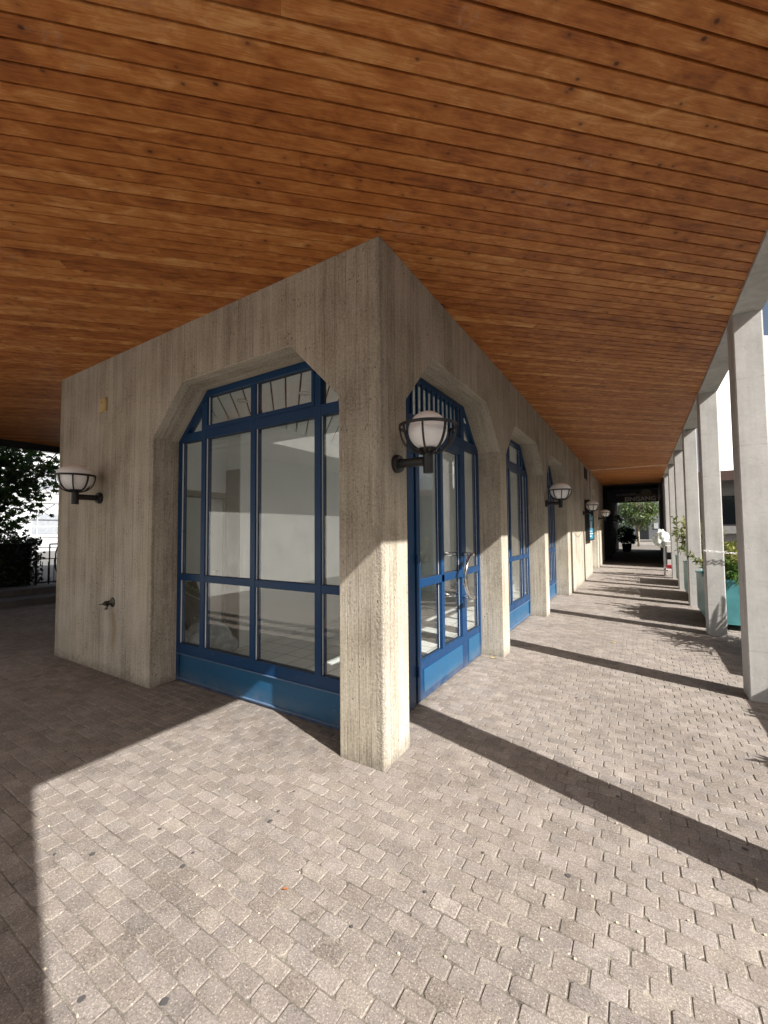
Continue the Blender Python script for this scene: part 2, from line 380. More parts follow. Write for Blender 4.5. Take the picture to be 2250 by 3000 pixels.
def mk_globe():
    t = NT('opal_globe'); p = t.pos(); x, y, z = t.xyz(p)
    d = t.noise(p, 18, 5, .7); top = t.mr(t.m('ADD', z, t.m('MULTIPLY', d, .06)), .30, .40, 0, .38)
    sp = t.mr(t.noise(p, 70, 3, .7), .62, .72, 0, .35)
    col = t.mix(top, (.92, .915, .92), (.72, .68, .64)); col = t.mix(sp, col, (.5, .45, .4))
    return t.fin(col, .28, **{'Transmission Weight': 0})
GLOBE = mk_globe()

# ------------------------------------------------------------------ the setting: ground
H = 3.559
ZT, ZC, CH = 2.997, 2.519, .48
g = MB(); g.poly([(-250, -250, -.03), (250, -250, -.03), (250, 250, -.03), (-250, 250, -.03)])
tag(g.build('ground', simple('asphalt', (.12, .115, .108), .9, var=.25, scale=3)), kind='structure')

PW, PH = .1185, .0785
def paving():
    V = []; F = []; T = []; U = []; MI = []
    gap = .0015
    Rg = np.random.RandomState(5)
    def stone(xc, yc, near):
        w, h = PW/2-gap+Rg.uniform(-.0012, .0012), PH/2-gap+Rg.uniform(-.001, .001)
        zt = Rg.normal(0, .0009); tx, ty = Rg.normal(0, .008, 2); rz = Rg.normal(0, .012)
        c = .006+Rg.uniform(0, .009)
        cs = [.003+abs(Rg.normal(0, .0055)) for _ in range(4)]
        o = [(-w+cs[0], -h), (w-cs[1], -h), (w, -h+cs[1]), (w, h-cs[2]), (w-cs[2], h), (-w+cs[3], h), (-w, h-cs[3]), (-w, -h+cs[0])]
        ca, sa = math.cos(rz), math.sin(rz)
        b = len(V); e = .0026
        def put(k, zz, flat):
            for (a, q) in o:
                a2, q2 = a*(1-k/w), q*(1-k/h)
                X, Y = a2*ca-q2*sa, a2*sa+q2*ca
                V.append((xc+X, yc+Y, zz+(X*tx+Y*ty if flat else 0)))
        put(0, -.009, 0)
        n = 8; rings = 1
        if near: put(0, zt-.0055, 1); rings += 1
        put(e*.35, zt-.0025, 1); rings += 1
        put(e*1.5, zt, 1); rings += 1
        for r in range(rings-1):
            for j in range(n):
                F.append((b+r*n+j, b+r*n+(j+1) % n, b+(r+1)*n+(j+1) % n, b+(r+1)*n+j))
        F.append(tuple(b+(rings-1)*n+j for j in range(n)))
        tn, hu = Rg.rand(), Rg.rand()
        T.extend([tn]*(rings*n)); U.extend([hu]*(rings*n))
    j0, j1 = int(-3.4/PH), int(19.6/PH)
    for j in range(j0, j1):
        yc = j*PH + .5*PH
        off = (0 if j % 2 else .5)*PW + Rg.uniform(-.016, .016)
        if yc < 0: x0, x1 = -10.2, 3.0
        elif yc < 3.2: x0, x1 = -10.2, 3.0
        else: x0, x1 = -.26, 3.0
        for i in range(int(x0/PW)-1, int(x1/PW)+1):
            xc = i*PW + off + Rg.normal(0, .0012)
            if yc > .30 and -5.1 < xc < -.30: continue
            if yc > 3.2 and xc < -.3: continue
            if xc < x0 or xc > x1: continue
            # behind the picture's lower edge nothing shows
            if yc < -2.9 and xc > -.1: continue
            stone(xc, yc + Rg.normal(0, .0010), (xc-1.45)**2+(yc+2.3)**2 < 30)
    me = bpy.data.meshes.new('paving')
    me.from_pydata(V, [], F)
    me.attributes.new('tone', 'FLOAT', 'POINT').data.foreach_set('value', T)
    me.attributes.new('hue', 'FLOAT', 'POINT').data.foreach_set('value', U)
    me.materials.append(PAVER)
    o = bpy.data.objects.new('paving', me); COL.objects.link(o)
    return o
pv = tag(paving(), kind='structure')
m = MB()
for (x0, x1, y0, y1) in ((-10.3, 3.1, -3.4, .3), (-10.3, -5.0, .3, 3.3), (-.31, 3.1, .3, 19.7)):
    m.poly([(x0, y0, -.0038), (x1, y0, -.0038), (x1, y1, -.0038), (x0, y1, -.0038)])
m.build('paving_bed', JOINT, pv)
BG = mk_brick_ground('far_pavers', PW, PH)
m = MB()
m.poly([(-10.3, -14, -.004), (9, -14, -.004), (9, -3.4, -.004), (-10.3, -3.4, -.004)])
m.poly([(3.1, -3.4, -.004), (9, -3.4, -.004), (9, 19.7, -.004), (3.1, 19.7, -.004)])
m.poly([(-6, 19.7, -.004), (9, 19.7, -.004), (9, 46, -.004), (-6, 46, -.004)])
tag(m.build('pavement', BG), kind='structure')
# trodden chewing gum and sand crumbs lying on the stones
m = MB()
gr = random.Random(11)
GUM = [(-.73,-1.04),(-1.0,-1.40),(-.843,-1.306),(-.434,-1.048),(-.40,-1.12),(.068,-1.48),(.443,-.95),(-.175,-1.62),(.761,-.323),(1.129,-.253),(1.01,.918),(1.02,.885),(1.291,.485),(.574,1.085),(.75,.72),(1.83,.351),(-.35,-.45),(-.30,-.62),(-.28,-.70),(.62,-.66),(1.45,1.7),(.9,1.9)]
for (x, y) in GUM:
    r = gr.uniform(.007, .014); k = 11
    m.poly([(x+r*gr.uniform(.8, 1.15)*math.cos(6.283*i/k), y+r*gr.uniform(.8, 1.15)*math.sin(6.283*i/k), .0035) for i in range(k)])
o = m.build('gum_spots', simple('trodden_gum', (.07, .065, .066), .85)); tag(o, 'dark flattened chewing gum spots on the pavers', 'gum spots', kind='stuff')
m = MB()
for i in range(160):
    x, y = gr.uniform(-1.6, 2.1), gr.uniform(-1.9, 2.2)
    if x < .05 and y > -.05: continue
    if gr.random() < .75: y = round(y/PH)*PH
    r = gr.uniform(.0015, .0045)
    m.box(x-r, x+r*gr.uniform(.6, 1.4), y-r*.7, y+r, -.002, .001+r*.6)
o = m.build('sand_crumbs', simple('pale_sand', (.6, .54, .42), .9)); tag(o, 'pale sand crumbs caught in the joints of the paving', 'crumbs', kind='stuff')

# ------------------------------------------------------------------ the building
BLD = empty('arcade_building', label='board marked concrete arcade building with blue framed windows and orange wooden ceiling', cat='building')
LW = lambda u, w, z: (u, w, z)          # left facade: u = x, depth = +y
RW = lambda u, w, z: (-w, u, z)         # right facade: u = y, depth = -x
def arch(a, b, zt=ZT, zc=ZC, c=CH):
    return [(a, 0), (a, zc), (a+c, zt), (b-c, zt), (b, zc), (b, 0)]
def facade(name, u0, u1, openings, tf, th=.34, zb=-.02):
    pts = [(u0, zb)]
    for op in openings:
        p = arch(*op); p[0] = (p[0][0], zb); p[-1] = (p[-1][0], zb); pts += p
    pts += [(u1, zb), (u1, H+.004), (u0, H+.004)]
    mb = MB().prism(pts, 0, th, tf)
    o = mb.build(name, CONC, BLD)
    bv = o.modifiers.new('bevel', 'BEVEL'); bv.width = .009; bv.segments = 2; bv.limit_method = 'ANGLE'; bv.angle_limit = R(30)
    return o
AL, BL = -2.751, -.358
OPS = [(.355, 2.756), (3.04, 5.45), (5.75, 8.17), (13.75, 15.95)]
# corner built once as an L: left facade ends on the right facade plane
facade('facade_wall', -4.953, -.0, [(AL, BL)], LW)
facade('facade_wall', .3405, 19.4, OPS, RW)
mb = MB(); mb.box(-4.953, -4.62, .3405, 4.4, -.02, H+.004); mb.box(-4.953, -4.62, 7.5, 8.9, -.02, H+.004); mb.box(-4.953, -4.62, 4.4, 7.5, -.02, .35); mb.box(-4.953, -4.62, 4.4, 7.5, 3.0, H+.004)
mb.build('side_wall', CONC, BLD)
mb = MB(); mb.box(-4.80, -4.74, 4.4, 7.5, .35, .42); mb.box(-4.80, -4.74, 4.4, 7.5, 2.93, 3.0); mb.box(-4.80, -4.74, 4.4, 4.47, .42, 2.93); mb.box(-4.80, -4.74, 7.43, 7.5, .42, 2.93); mb.box(-4.80, -4.74, 5.92, 5.98, .42, 2.93)
added_window = mb.build('window', BLUE, BLD)  # unseen rear window, added to brighten the shop interior
mb = MB(); mb.box(-4.775, -4.767, 4.45, 7.45, .40, 2.95); mb.build('pane', GLASS, added_window)
# upper storey over the arcade, plus an unseen wing added to darken the left
m = MB(); m.box(-10.05, 2.45, -2.745, 33, H+.09, 7.2); m.box(-10.05, -5.6, -12, -2.7455, 3.56, 7.2); m.box(-10.045, -7.4, -11.9, -3.1, -.02, 3.559); m.build('upper_storey_and_shade_wing', COLC, BLD)
# edge beam carried by the columns
m = MB(); m.box(2.235, 2.455, -2.80, 17.2, 3.53, H+.085); m.build('edge_beam', COLC, BLD, bevel=.006)
m = MB(); m.box(-10.12, -10.03, -2.75, 8.9, 3.42, H+.085); m.box(-10.03, 2.235, -2.75, -2.66, 3.52, H+.085); m.build('edge_board', DARK, BLD)

# wooden ceiling: boards laid at 45 degrees
def ceiling():
    V = []; F = []; UV = []; T = []; bw = .0950; ct, st = math.cos(R(43.4)), math.sin(R(43.4))
    Rg = random.Random(3)
    rect = (-10.03, 2.235, -2.66, 19.4)
    def clip(poly):
        for ax, lim, sg in ((0, rect[0], 1), (0, rect[1], -1), (1, rect[2], 1), (1, rect[3], -1)):
            out = []
            for i in range(len(poly)):
                a, b = poly[i-1], poly[i]
                da, db = (a[ax]-lim)*sg, (b[ax]-lim)*sg
                if (da >= 0) != (db >= 0):
                    t = da/(da-db); out.append((a[0]+(b[0]-a[0])*t, a[1]+(b[1]-a[1])*t))
                if db >= 0: out.append(b)
            poly = out
            if len(poly) < 3: return None
        return poly
    def face(ps, zz, o, u0, v0, tn):
        b = len(V)
        for (x, y), z in zip(ps, zz): V.append((x, y, z))
        F.append(tuple(range(b, b+len(ps))))
        for (x, y) in ps: UV.append((x*ct+y*st, y*ct-x*st))
        T.extend([tn]*len(ps))
    k0, k1 = int(-12/bw), int(21/bw)
    ph = .042
    for k in range(k0, k1):
        v0 = k*bw + ph; u = -15 - Rg.uniform(0, 4)
        while u < 16:
            L = Rg.uniform(9, 17); u1 = u+L; tn = Rg.random()
            if u1 < -15: u = u1; continue
            P = lambda uu, vv: (uu*ct-vv*st, uu*st+vv*ct)
            e = .0095; gp = .0030
            e = .0064; gp = .0048
            strips = [(v0+e, v0+bw-e, H, H), (v0+gp, v0+e, H+.0022, H), (v0+bw-e, v0+bw-gp, H, H+.0022), (v0+gp-.0004, v0+gp, H+.018, H+.0022), (v0+bw-gp, v0+bw-gp+.0004, H+.0022, H+.018)]
            for a, b, za, zb in strips:
                poly = clip([P(u+.0004, a), P(u1-.0004, a), P(u1-.0004, b), P(u+.0004, b)])
                if poly:
                    zz = []
                    for (x, y) in poly:
                        vv = y*ct-x*st; q = (vv-a)/(b-a); zz.append(za+(zb-za)*q)
                    face(poly, zz, 0, 0, 0, tn)
            u = u1
    me = bpy.data.meshes.new('wooden_ceiling'); me.from_pydata(V, [], F)
    uvl = me.uv_layers.new(name='UVMap'); uvl.data.foreach_set('uv', [c for p in UV for c in p])
    me.attributes.new('tone', 'FLOAT', 'POINT').data.foreach_set('value', T)
    me.materials.append(WOOD)
    o = bpy.data.objects.new('wooden_ceiling', me); COL.objects.link(o); o.parent = BLD
    return o
ceil_o = ceiling()
m = MB(); m.box(-10.03, 2.235, -2.66, 33, H+.0175, H+.085); m.build('ceiling_backing', simple('dark_brown', (.012, .006, .003), .9), BLD)
m = MB(); m.box(.002, 2.234, 13.36, 13.43, H-.022, H+.006); m.build('ceiling_batten', simple('pale_batten', (.82, .66, .48), .6), BLD)

# columns
first = None
for k in range(-1, 7):
    y0 = -.02 + 2.645*k
    if first is None:
        m = MB(); m.box(2.235, 2.452, 0, .27, -.02, 3.535); first = m.build('column', COLC, BLD, bevel=.012); o = first
    else:
        o = first.copy(); COL.objects.link(o); o.parent = BLD
    o.location = (0, y0 - (.082 if k < 0 else 0), 0)

m = MB()
for y in (-3.02, -3.38): m.box(-10.05, 2.2, y-.08, y+.08, 3.5, 3.6)
m.box(-5.1, -4.9, -3.46, -2.745, 3.601, 3.68); m.box(1.9, 2.1, -3.46, -2.745, 3.601, 3.68); m.box(-9.9, -9.7, -3.46, -2.745, 3.601, 3.68); m.build('sunshade', COLC, BLD)
# dark passage beyond the colonnade, its shade put into the wall colour
DCON = mk_smooth_concrete('passage_shade_concrete', (.018, .018, .020), (.042, .042, .045))  # near-black concrete, coloured for the passage's shade
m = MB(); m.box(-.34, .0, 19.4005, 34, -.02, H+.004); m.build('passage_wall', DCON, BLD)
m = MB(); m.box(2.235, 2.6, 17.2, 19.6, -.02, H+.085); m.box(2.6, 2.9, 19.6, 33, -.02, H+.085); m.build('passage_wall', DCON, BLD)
m = MB(); m.box(.002, 2.6, 19.4, 33, H-.05, H+.01); m.build('passage_ceiling', DARK, BLD)  # dark colour stands for the shade under this ceiling

# ---- windows
def bar(mb, u0, u1, z0, z1, tf, w0=.275, w1=.335): mb.prism([(u0, z0), (u1, z0), (u1, z1), (u0, z1)], w0, w1, tf)
def glazing(name, a, b, tf, door=False):
    c = CH; f = .055
    fr = MB()
    A = arch(a+.003, b-.003, ZT-.003, ZC, c)
    # outer frame, one closed ring along the opening
    inner = [(a+f, 0), (a+f, ZC-.02), (a+c+.02, ZT-f), (b-c-.02, ZT-f), (b-f, ZC-.02), (b-f, 0)]
    for i in range(5):
        fr.prism([A[i], A[i+1], inner[i+1], inner[i]], .275, .345, tf)
    mul = [a+.435, (a+b)/2-.02, b-.435]
    root = None
    def cz(u):      # top of the clear opening at u
        return min(ZT-f, ZC-.02+(ZT-f-ZC+.02)*min(1, max(0, (min(u-a-f, b-f-u))/(c+.02-f))))
    if not door:
        bar(fr, a+f, b-f, 0.0, .035, tf, .279, .335)
        bar(fr, a+f, b-f, .285, .39, tf, .277, .345)
        bar(fr, a+f, b-f, 1.045, 1.112, tf, .277, .34)
        bar(fr, a+.02, b-.02, 2.50, 2.592, tf, .276, .345)
        for u in mul:
            bar(fr, u-.034, u+.034, .39, cz(u-.034 if u < (a+b)/2 else u+.034)+.02, tf, .274, .35)
        # vent sash above the transom
        s0, s1 = mul[0]+.034, mul[2]-.034
        for (q0, q1, z0, z1) in ((s0, s1, 2.592, 2.63), (s0, s1, 2.925, 2.962), (s0, s0+.03, 2.63, 2.925), (s1-.03, s1, 2.63, 2.925)):
            bar(fr, q0, q1, z0, z1, tf, .268, .33)
        root = fr.build(name, BLUE, BLD, bevel=.003)
        p = MB(); bar(p, a+.01, b-.01, .03, .288, tf, .29, .31); p.build('panel', BLUE2, root, bevel=.002)
        p = MB(); bar(p, a+.004, b-.004, .279, .287, tf, .268, .30); bar(p, a+.004, b-.004, .028, .036, tf, .27, .30); p.build('drip_bead', simple('worn_blue_edge', (.10, .16, .26), .4), root)
        cells = []
        ed = [a+f] + [x for u in mul for x in (u-.034, u+.034)] + [b-f]
        for i in range(4):
            u0, u1 = ed[2*i], ed[2*i+1]
            cells += [(u0, u1, .39, 1.045), (u0, u1, 1.112, 2.50)]
        cells += [(s0+.03, mul[1]-.034, 2.63, 2.925), (mul[1]+.034, s1-.03, 2.63, 2.925)]
    else:
        mul = [.93, 2.172]
        # posts
        bar(fr, a+f, a+f+.5, 0, .0, tf)
        for (u0, u1) in ((.86, .985), (2.172, 2.262)):
            bar(fr, u0, u1, 0, ZT-f+.01, tf, .274, .35)
        bar(fr, a+.02, b-.02, 2.50, 2.60, tf, .272, .35)
        bar(fr, 2.262, b-f, 0, .36, tf, .279, .335); bar(fr, 2.262, b-f, 1.03, 1.10, tf, .277, .34)
        bar(fr, a+f, .86, 0, .36, tf, .279, .335); bar(fr, a+f, .86, 1.03, 1.10, tf, .277, .34)
        root = fr.build(name, BLUE, BLD, bevel=.003)
        lf = MB()      # the door leaf
        for q in ((1.0, 1.075, .02, 2.49), (2.092, 2.166, .02, 2.49), (1.075, 2.092, .02, .365), (1.075, 2.092, 2.40, 2.49), (1.075, 2.092, 1.025, 1.10), (1.545, 1.61, .365, 2.40)):
            bar(lf, *q, tf, .262, .325)
        leaf = lf.build('door_leaf', BLUE, root, bevel=.003)
        p = MB(); bar(p, 1.11, 2.06, .085, .285, tf, .254, .27); p.build('kick_panel', BLUE2, root, bevel=.004)
        p = MB(); bar(p, 2.30, 2.675, .03, .285, tf, .271, .285); p.build('kick_panel', BLUE2, root, bevel=.004)
        cells = [(1.075, 1.545, .365, 1.025), (1.61, 2.092, .365, 1.025), (1.075, 1.545, 1.10, 2.40), (1.61, 2.092, 1.10, 2.40),
                 (2.262, b-f, .36, 1.03), (2.262, b-f, 1.10, 2.50), (a+f, .86, .36, 1.03), (a+f, .86, 1.10, 2.50), (.985, 2.172, 2.6, 2.94)]
        # grille of upright bars above the transom
        gm = MB(); u = .93
        while u < 2.2:
            bar(gm, u, u+.024, 2.60, min(2.95, cz(u)+.02), tf, .258, .28); u += .108
        bar(gm, .90, 2.2, 2.925, 2.955, tf, .262, .279)
        gm.build('grille', BLUE, root, bevel=.002)
        for hz in (.25, 1.25, 2.25):
            hg = MB(); hg.tube([tf(1.0, .258, hz), tf(1.0, .258, hz+.09)], .010, 10); hg.build('hinge', BLUE, root, smooth=False)
        # curved chrome pull handle, outside and inside
        hm = MB()
        for sgn in (-1, 1):
            w0 = .262 if sgn < 0 else .325; w1 = w0 + sgn*.125
            pts = [tf(2.12, w0, 1.275), tf(2.12, w1-sgn*.02, 1.275)]
            for i in range(25):
                t = math.pi*i/24
                pts.append(tf(2.115-.245*math.sin(t), w1, 1.04+.235*math.cos(t)))
            pts += [tf(2.12, w1-sgn*.02, .805), tf(2.12, w0, .805)]
            hm.tube(pts, .0215, 14)
        hm.build('pull_handle', CHROME, root, smooth=True)
        tp = MB(); bar(tp, 2.115, 2.143, .93, 1.0, tf, .2565, .262); tp.build('lock_plate', STEEL, root)
    sp = MB(); gk = MB()
    for (u0, u1, z0, z1) in cells:
        d = .005
        sq = MB()
        bar(sq, u0, u0+d, z0, z1, tf, .290, .2995) if tf is LW else bar(sq, u1-d, u1, z0, z1, tf, .2972, .2995)
        sq.build('spacer', ALU, root)
        d = .003
        for q in ((u1-d, u1, z0, z1) if tf is LW else (u0, u0+d, z0, z1), (u0+.005, u1-.005, z0, z0+d), (u0+.005, u1-.005, z1-d, z1)):
            bar(gk, *q, tf, .291, .318)
    # sloping spacers in the corner lights
    for sg in (0, 1):
        e = (lambda x: x) if not sg else (lambda x: a+b-x)
        q = [(e(a+f+.002), ZC+.075), (e(a+f+.38), ZT-.12), (e(a+f+.385), ZT-.13), (e(a+f+.012), ZC+.073)]
        sp = MB().prism(q, .29, .3, tf)
        sp.build('spacer', ALU, root)
    gk.build('gasket', DARK, root)
    pn = MB()
    G = [(a+.012, .02), (a+.012, ZC), (a+c, ZT-.012), (b-c, ZT-.012), (b-.012, ZC), (b-.012, .02)]
    pn.prism(G, .300, .308, tf)
    pn.build('pane', GLASS, root)
    return root
glazing('window', AL, BL, LW)
glazing('entrance_door', *OPS[0], RW, door=True)
glazing('window', *OPS[1], RW)
glazing('window', *OPS[2], RW)
# far recessed service door
m = MB(); m.box(-.30, -.26, 13.76, 15.94, 0, 2.98); sd = m.build('service_door', simple('light_grey_door', (.55, .54, .5), .5), BLD)
m = MB(); m.tube([(-.26, 14.1, 1.0), (-.2, 14.1, 1.0), (-.2, 14.24, 1.0)], .012, 8); m.build('handle', CHROME, sd)

# ---- interior of the corner shop
def tile_mat():
    t = NT('floor_tiles'); p = t.pos()
    br = t.n('TexBrick', {'Vector': p, 'Color1': (.66, .68, .66, 1), 'Color2': (.73, .745, .72, 1), 'Mortar': (.10, .10, .10, 1), 'Scale': 1.0,
             'Mortar Size': .005, 'Brick Width': .30, 'Row Height': .30}, offset=0)
    f = t.mr(t.noise(p, 3, 4), .3, .7, .9, 1.08)
    return t.fin(t.mix(1, br.outputs[0], t.vec(f, f, f), 'MULTIPLY'), .28)
m = MB(); m.poly([(-4.6, .345, .004), (-.345, .345, .004), (-.345, 8.8, .004), (-4.6, 8.8, .004)]); m.build('interior_floor', tile_mat(), BLD)
m = MB()
m.box(-3.45, -3.15, 1.41, 4.5, 0, 3.3); m.box(-3.45, -3.15, 7.5, 8.55, 0, 3.3); m.box(-3.45, -3.15, 4.5, 7.5, 2.9, 3.3); m.box(-4.62, -3.45, 4.2, 4.3, 0, 3.3); m.box(-4.62, -3.45, 7.6, 7.7, 0, 3.3); m.box(-4.62, -3.45, 4.3, 7.6, 3.05, 3.15)            # long inner wall, gap added to let light in from the rear window
m.box(-3.62, -3.42, .345, .50, 0, 3.3)             # beside the inner door
m.box(-3.62, -3.42, 1.38, 1.41, 0, 3.3)
m.box(-3.62, -3.42, .50, 1.38, 2.03, 3.3)
m.box(-3.15, -.345, 8.4, 8.55, 0, 3.3)             # end wall
m.box(-3.42, AL-.003, .34, .36, 0, 3.3); m.box(AL-.003, BL, .3405, .36, 3.0, 3.3)
m.build('interior_wall', WHITEP, BLD)
m = MB(); m.box(-3.46, -3.40, .46, .51, 0, 2.08); m.box(-3.46, -3.40, 1.36, 1.41, 0, 2.08); m.box(-3.46, -3.40, .51, 1.36, 2.0, 2.08)
m.box(-3.42, -3.15, 1.385, 1.409, 0, 2.4)
m.build('interior_door_frame', JAMB, BLD, bevel=.003)
m = MB(); m.box(-3.50, -3.45, .515, 1.355, .012, 1.995); idr = m.build('interior_door', DOORP, BLD)
m = MB(); m.tube([(-3.45, 1.25, 1.02), (-3.40, 1.25, 1.02), (-3.395, 1.24, 1.02), (-3.395, 1.11, 1.02)], .010, 10); m.lathe([(0, .012), (.025, .01), (.025, 0)], 16, (-3.45, 1.25, .94), 'X')
m.build('handle', CHROME, idr, smooth=True)
# slatted ceiling at 45 degrees with dark gaps
m = MB(); s2 = math.sqrt(.5)
ZI = 3.12
def clip_rect(poly, rect):
    for ax, lim, sg in ((0, rect[0], 1), (0, rect[1], -1), (1, rect[2], 1), (1, rect[3], -1)):
        out = []
        for i in range(len(poly)):
            a, b = poly[i-1], poly[i]; da, db = (a[ax]-lim)*sg, (b[ax]-lim)*sg
            if (da >= 0) != (db >= 0):
                t = da/(da-db); out.append((a[0]+(b[0]-a[0])*t, a[1]+(b[1]-a[1])*t))
            if db >= 0: out.append(b)
        poly = out
        if len(poly) < 3: return None
    return poly
for k in range(-40, 80):
    a0 = k*.155
    q = [((a0+dx)*s2 - t*s2, (a0+dx)*s2 + t*s2) for dx, t in ((0, -8), (.137, -8), (.137, 14), (0, 14))]
    q = clip_rect(q, (-3.42, -.345, .362, 8.4))
    if q: m.prism([(x, y) for x, y in q], ZI, ZI+.018, lambda u, w, z: (u, z, w))
ic = m.build('interior_ceiling', simple('ceiling_slat', (.78, .79, .775), .5, var=.03), BLD)
m = MB(); m.box(-3.42, -.345, .362, 8.4, ZI+.07, ZI+.1); m.build('ceiling_void', DARK, ic)
for (x, y) in ((-2.55, .95), (-1.75, 1.15), (-2.3, 2.1), (-1.3, 2.4)):
    m = MB(); m.lathe([(.062, -.004), (.064, .004), (.05, .006), (.047, -.002), (.0, .002)], 24, (x, y, ZI-.008)); m.build('downlight', ALU, ic, smooth=True)
m = MB(); m.box(-1.87, -1.77, 1.6, 1.92, ZI-.012, ZI-.002); m.build('ceiling_vent', DARK, ic)

# ---- air vent and conduit on the right wall
m = MB(); m.box(-.001, .02, 11.95, 12.02, 3.12, 3.48); m.box(-.001, .02, 12.55, 12.62, 3.12, 3.48)
for i in range(8): m.box(.0, .018, 12.02, 12.55, 3.14+i*.042, 3.165+i*.042)
m.build('air_vent', DARK, BLD)
m = MB(); m.tube([(.03, 13.45, 3.54), (.03, 13.45, 2.3)], .022, 8); m.build('conduit', PIPE, BLD, smooth=True)

# ------------------------------------------------------------------ caged globe wall lamps (built pointing along +x, wall at x = 0, arm height z = 0)
def make_lamp(big=False):
    root = empty('wall_lamp')
    m = MB(); m.lathe([(0, 0), (.064, 0), (.064, .022), (.058, .03), (.058, .04), (.034, .04), (.034, .05), (0, .05)], 36, axis='X'); m.build('wall_plate', BLACK, root, smooth=False, bevel=.002)
    m = MB(); m.tube([(.04, 0, 0), (.226, 0, 0)], .0315, 24); m.tube([(.252, 0, -.082), (.252, 0, .062)], .0345, 28)
    m.build('bracket', BLACK, root, bevel=.003, smooth=False)
    m = MB(); c = (.252, 0, 0); gz = .205; rg = .131
    prof = [(rg*math.sin(math.pi*i/28), gz-rg*math.cos(math.pi*i/28)) for i in range(29)]
    if big:
        prof = [(.170*math.sin(math.pi/2*i/16), .232-.165*math.cos(math.pi/2*i/16)) for i in range(17)]
        prof += [(.174*math.cos(math.pi/2*i/16), .238+.122*math.sin(math.pi/2*i/16)) for i in range(17)]
    m.lathe(prof, 48, c); m.build('globe', GLOBE, root, smooth=True)
    m = MB(); Rr = .178 if big else .188; zr = .232
    m.lathe([(Rr, zr-.010), (Rr+.009, zr-.010), (Rr+.009, zr+.010), (Rr, zr+.010), (Rr, zr-.010)], 64, c)
    for i in range(8):
        a = 2*math.pi*(i+.35)/8; ca, sa = math.cos(a), math.sin(a); b0 = len(m.v)
        N = 14
        for j in range(N+1):
            t = math.pi/2*j/N; r = .028+(Rr+.004-.028)*math.cos(t)**.9 if j < N else .028; z = zr-(zr-.052)*math.sin(t)
            for (dr, dt) in ((-.006, -.006), (.006, -.006), (.006, .006), (-.006, .006)):
                rr = r+dr*math.cos(t); zz = z-dr*math.sin(t)
                m.v.append((c[0]+rr*ca-dt*sa, rr*sa+dt*ca, zz))
        for j in range(N):
            for q in range(4):
                m.f.append((b0+4*j+q, b0+4*j+(q+1) % 4, b0+4*j+4+(q+1) % 4, b0+4*j+4+q)); m.m.append(0)
    m.lathe([(0, .058), (.045, .058), (.062, .075), (.066, .082), (0, .082)], 28, c)
    m.build('cage', BLACK, root)
    return root
LG = 'caged globe lamps along the concrete walls'
lamp = make_lamp(); lamp2 = make_lamp(True)
SPOTS = [((0, .192, 2.015), 0, 'black caged globe lamp on the corner pillar beside the blue entrance door'),
         ((-3.824, 0, 1.948), -math.pi/2, 'black caged globe lamp on the left wall above the water tap'),
         ((0, 5.6, 2.012), 0, 'black caged globe lamp on the pillar between the two blue windows of the long wall'),
         ((0, 11.3, 2.015), 0, 'black caged globe lamp beside the blue notice case under the air vent'),
         ((0, 16.6, 1.96), 0, 'black caged globe lamp on the last sunlit pillar before the dark passage'),
         ((0, 26.4, 2.02), 0, 'dark caged globe lamp in the unlit passage, nearer of the two in there'),
         ((0, 33.1, 2.02), 0, 'small caged globe lamp at the far end of the dark passage, against the tree')]
for i, (loc, rz, lab) in enumerate(SPOTS):
    o = lamp if i == 0 else lamp2 if i == 1 else copy_tree(lamp2)
    o.location = loc; o.rotation_euler = (0, 0, rz); tag(o, lab, 'wall lamp', LG)

# ------------------------------------------------------------------ things on the left wall
t = empty('water_tap', (-3.501, 0, .787), label='old brass water tap with wall disc and rust stain on the left wall', cat='water tap')
BRASS = simple('weathered_brass', (.10, .103, .088), .42, .7, var=.3, scale=30, bump=.1)
m = MB(); m.lathe([(0, -.016), (.034, -.018), (.050, -.008), (.053, 0), (0, 0)], 28, (0, 0, 0), 'Y'); m.build('wall_disc', BRASS, t, smooth=True)
m = MB(); m.tube([(0, -.008, 0), (0, -.022, -.001), (0, -.023, -.001), (0, -.07, -.003), (0, -.071, -.003), (0, -.100, -.005), (0, -.104, -.005), (0, -.132, -.006)], [.030, .030, .026, .026, .029, .010, .0055, .005], 16); m.build('valve_body', BRASS, t, smooth=True)
m = MB(); m.tube([(0, -.048, -.012), (-.002, -.055, -.04), (-.004, -.062, -.062)], [.0125, .012, .012], 12); m.box(-.022, .014, -.078, -.052, -.068, -.060); m.build('spout', BRASS, t, smooth=False)
pl = MB(); pl.box(-3.856, -3.712, -.022, -.001, 2.945, 3.10); pl.box(-3.856, -3.712, -.026, -.022, 3.075, 3.10)
pl.lathe([(0, -.026), (.008, -.025), (.008, -.02)], 12, (-3.80, 0, 3.055), 'Y', 1)
o = pl.build('wall_plaque', [simple('yellowed_plastic', (.52, .40, .19), .5, var=.12, scale=8), simple('rust', (.12, .06, .03), .8)], bevel=.003)
tag(o, 'small yellowed blank plaque high on the left concrete wall', 'plaque')

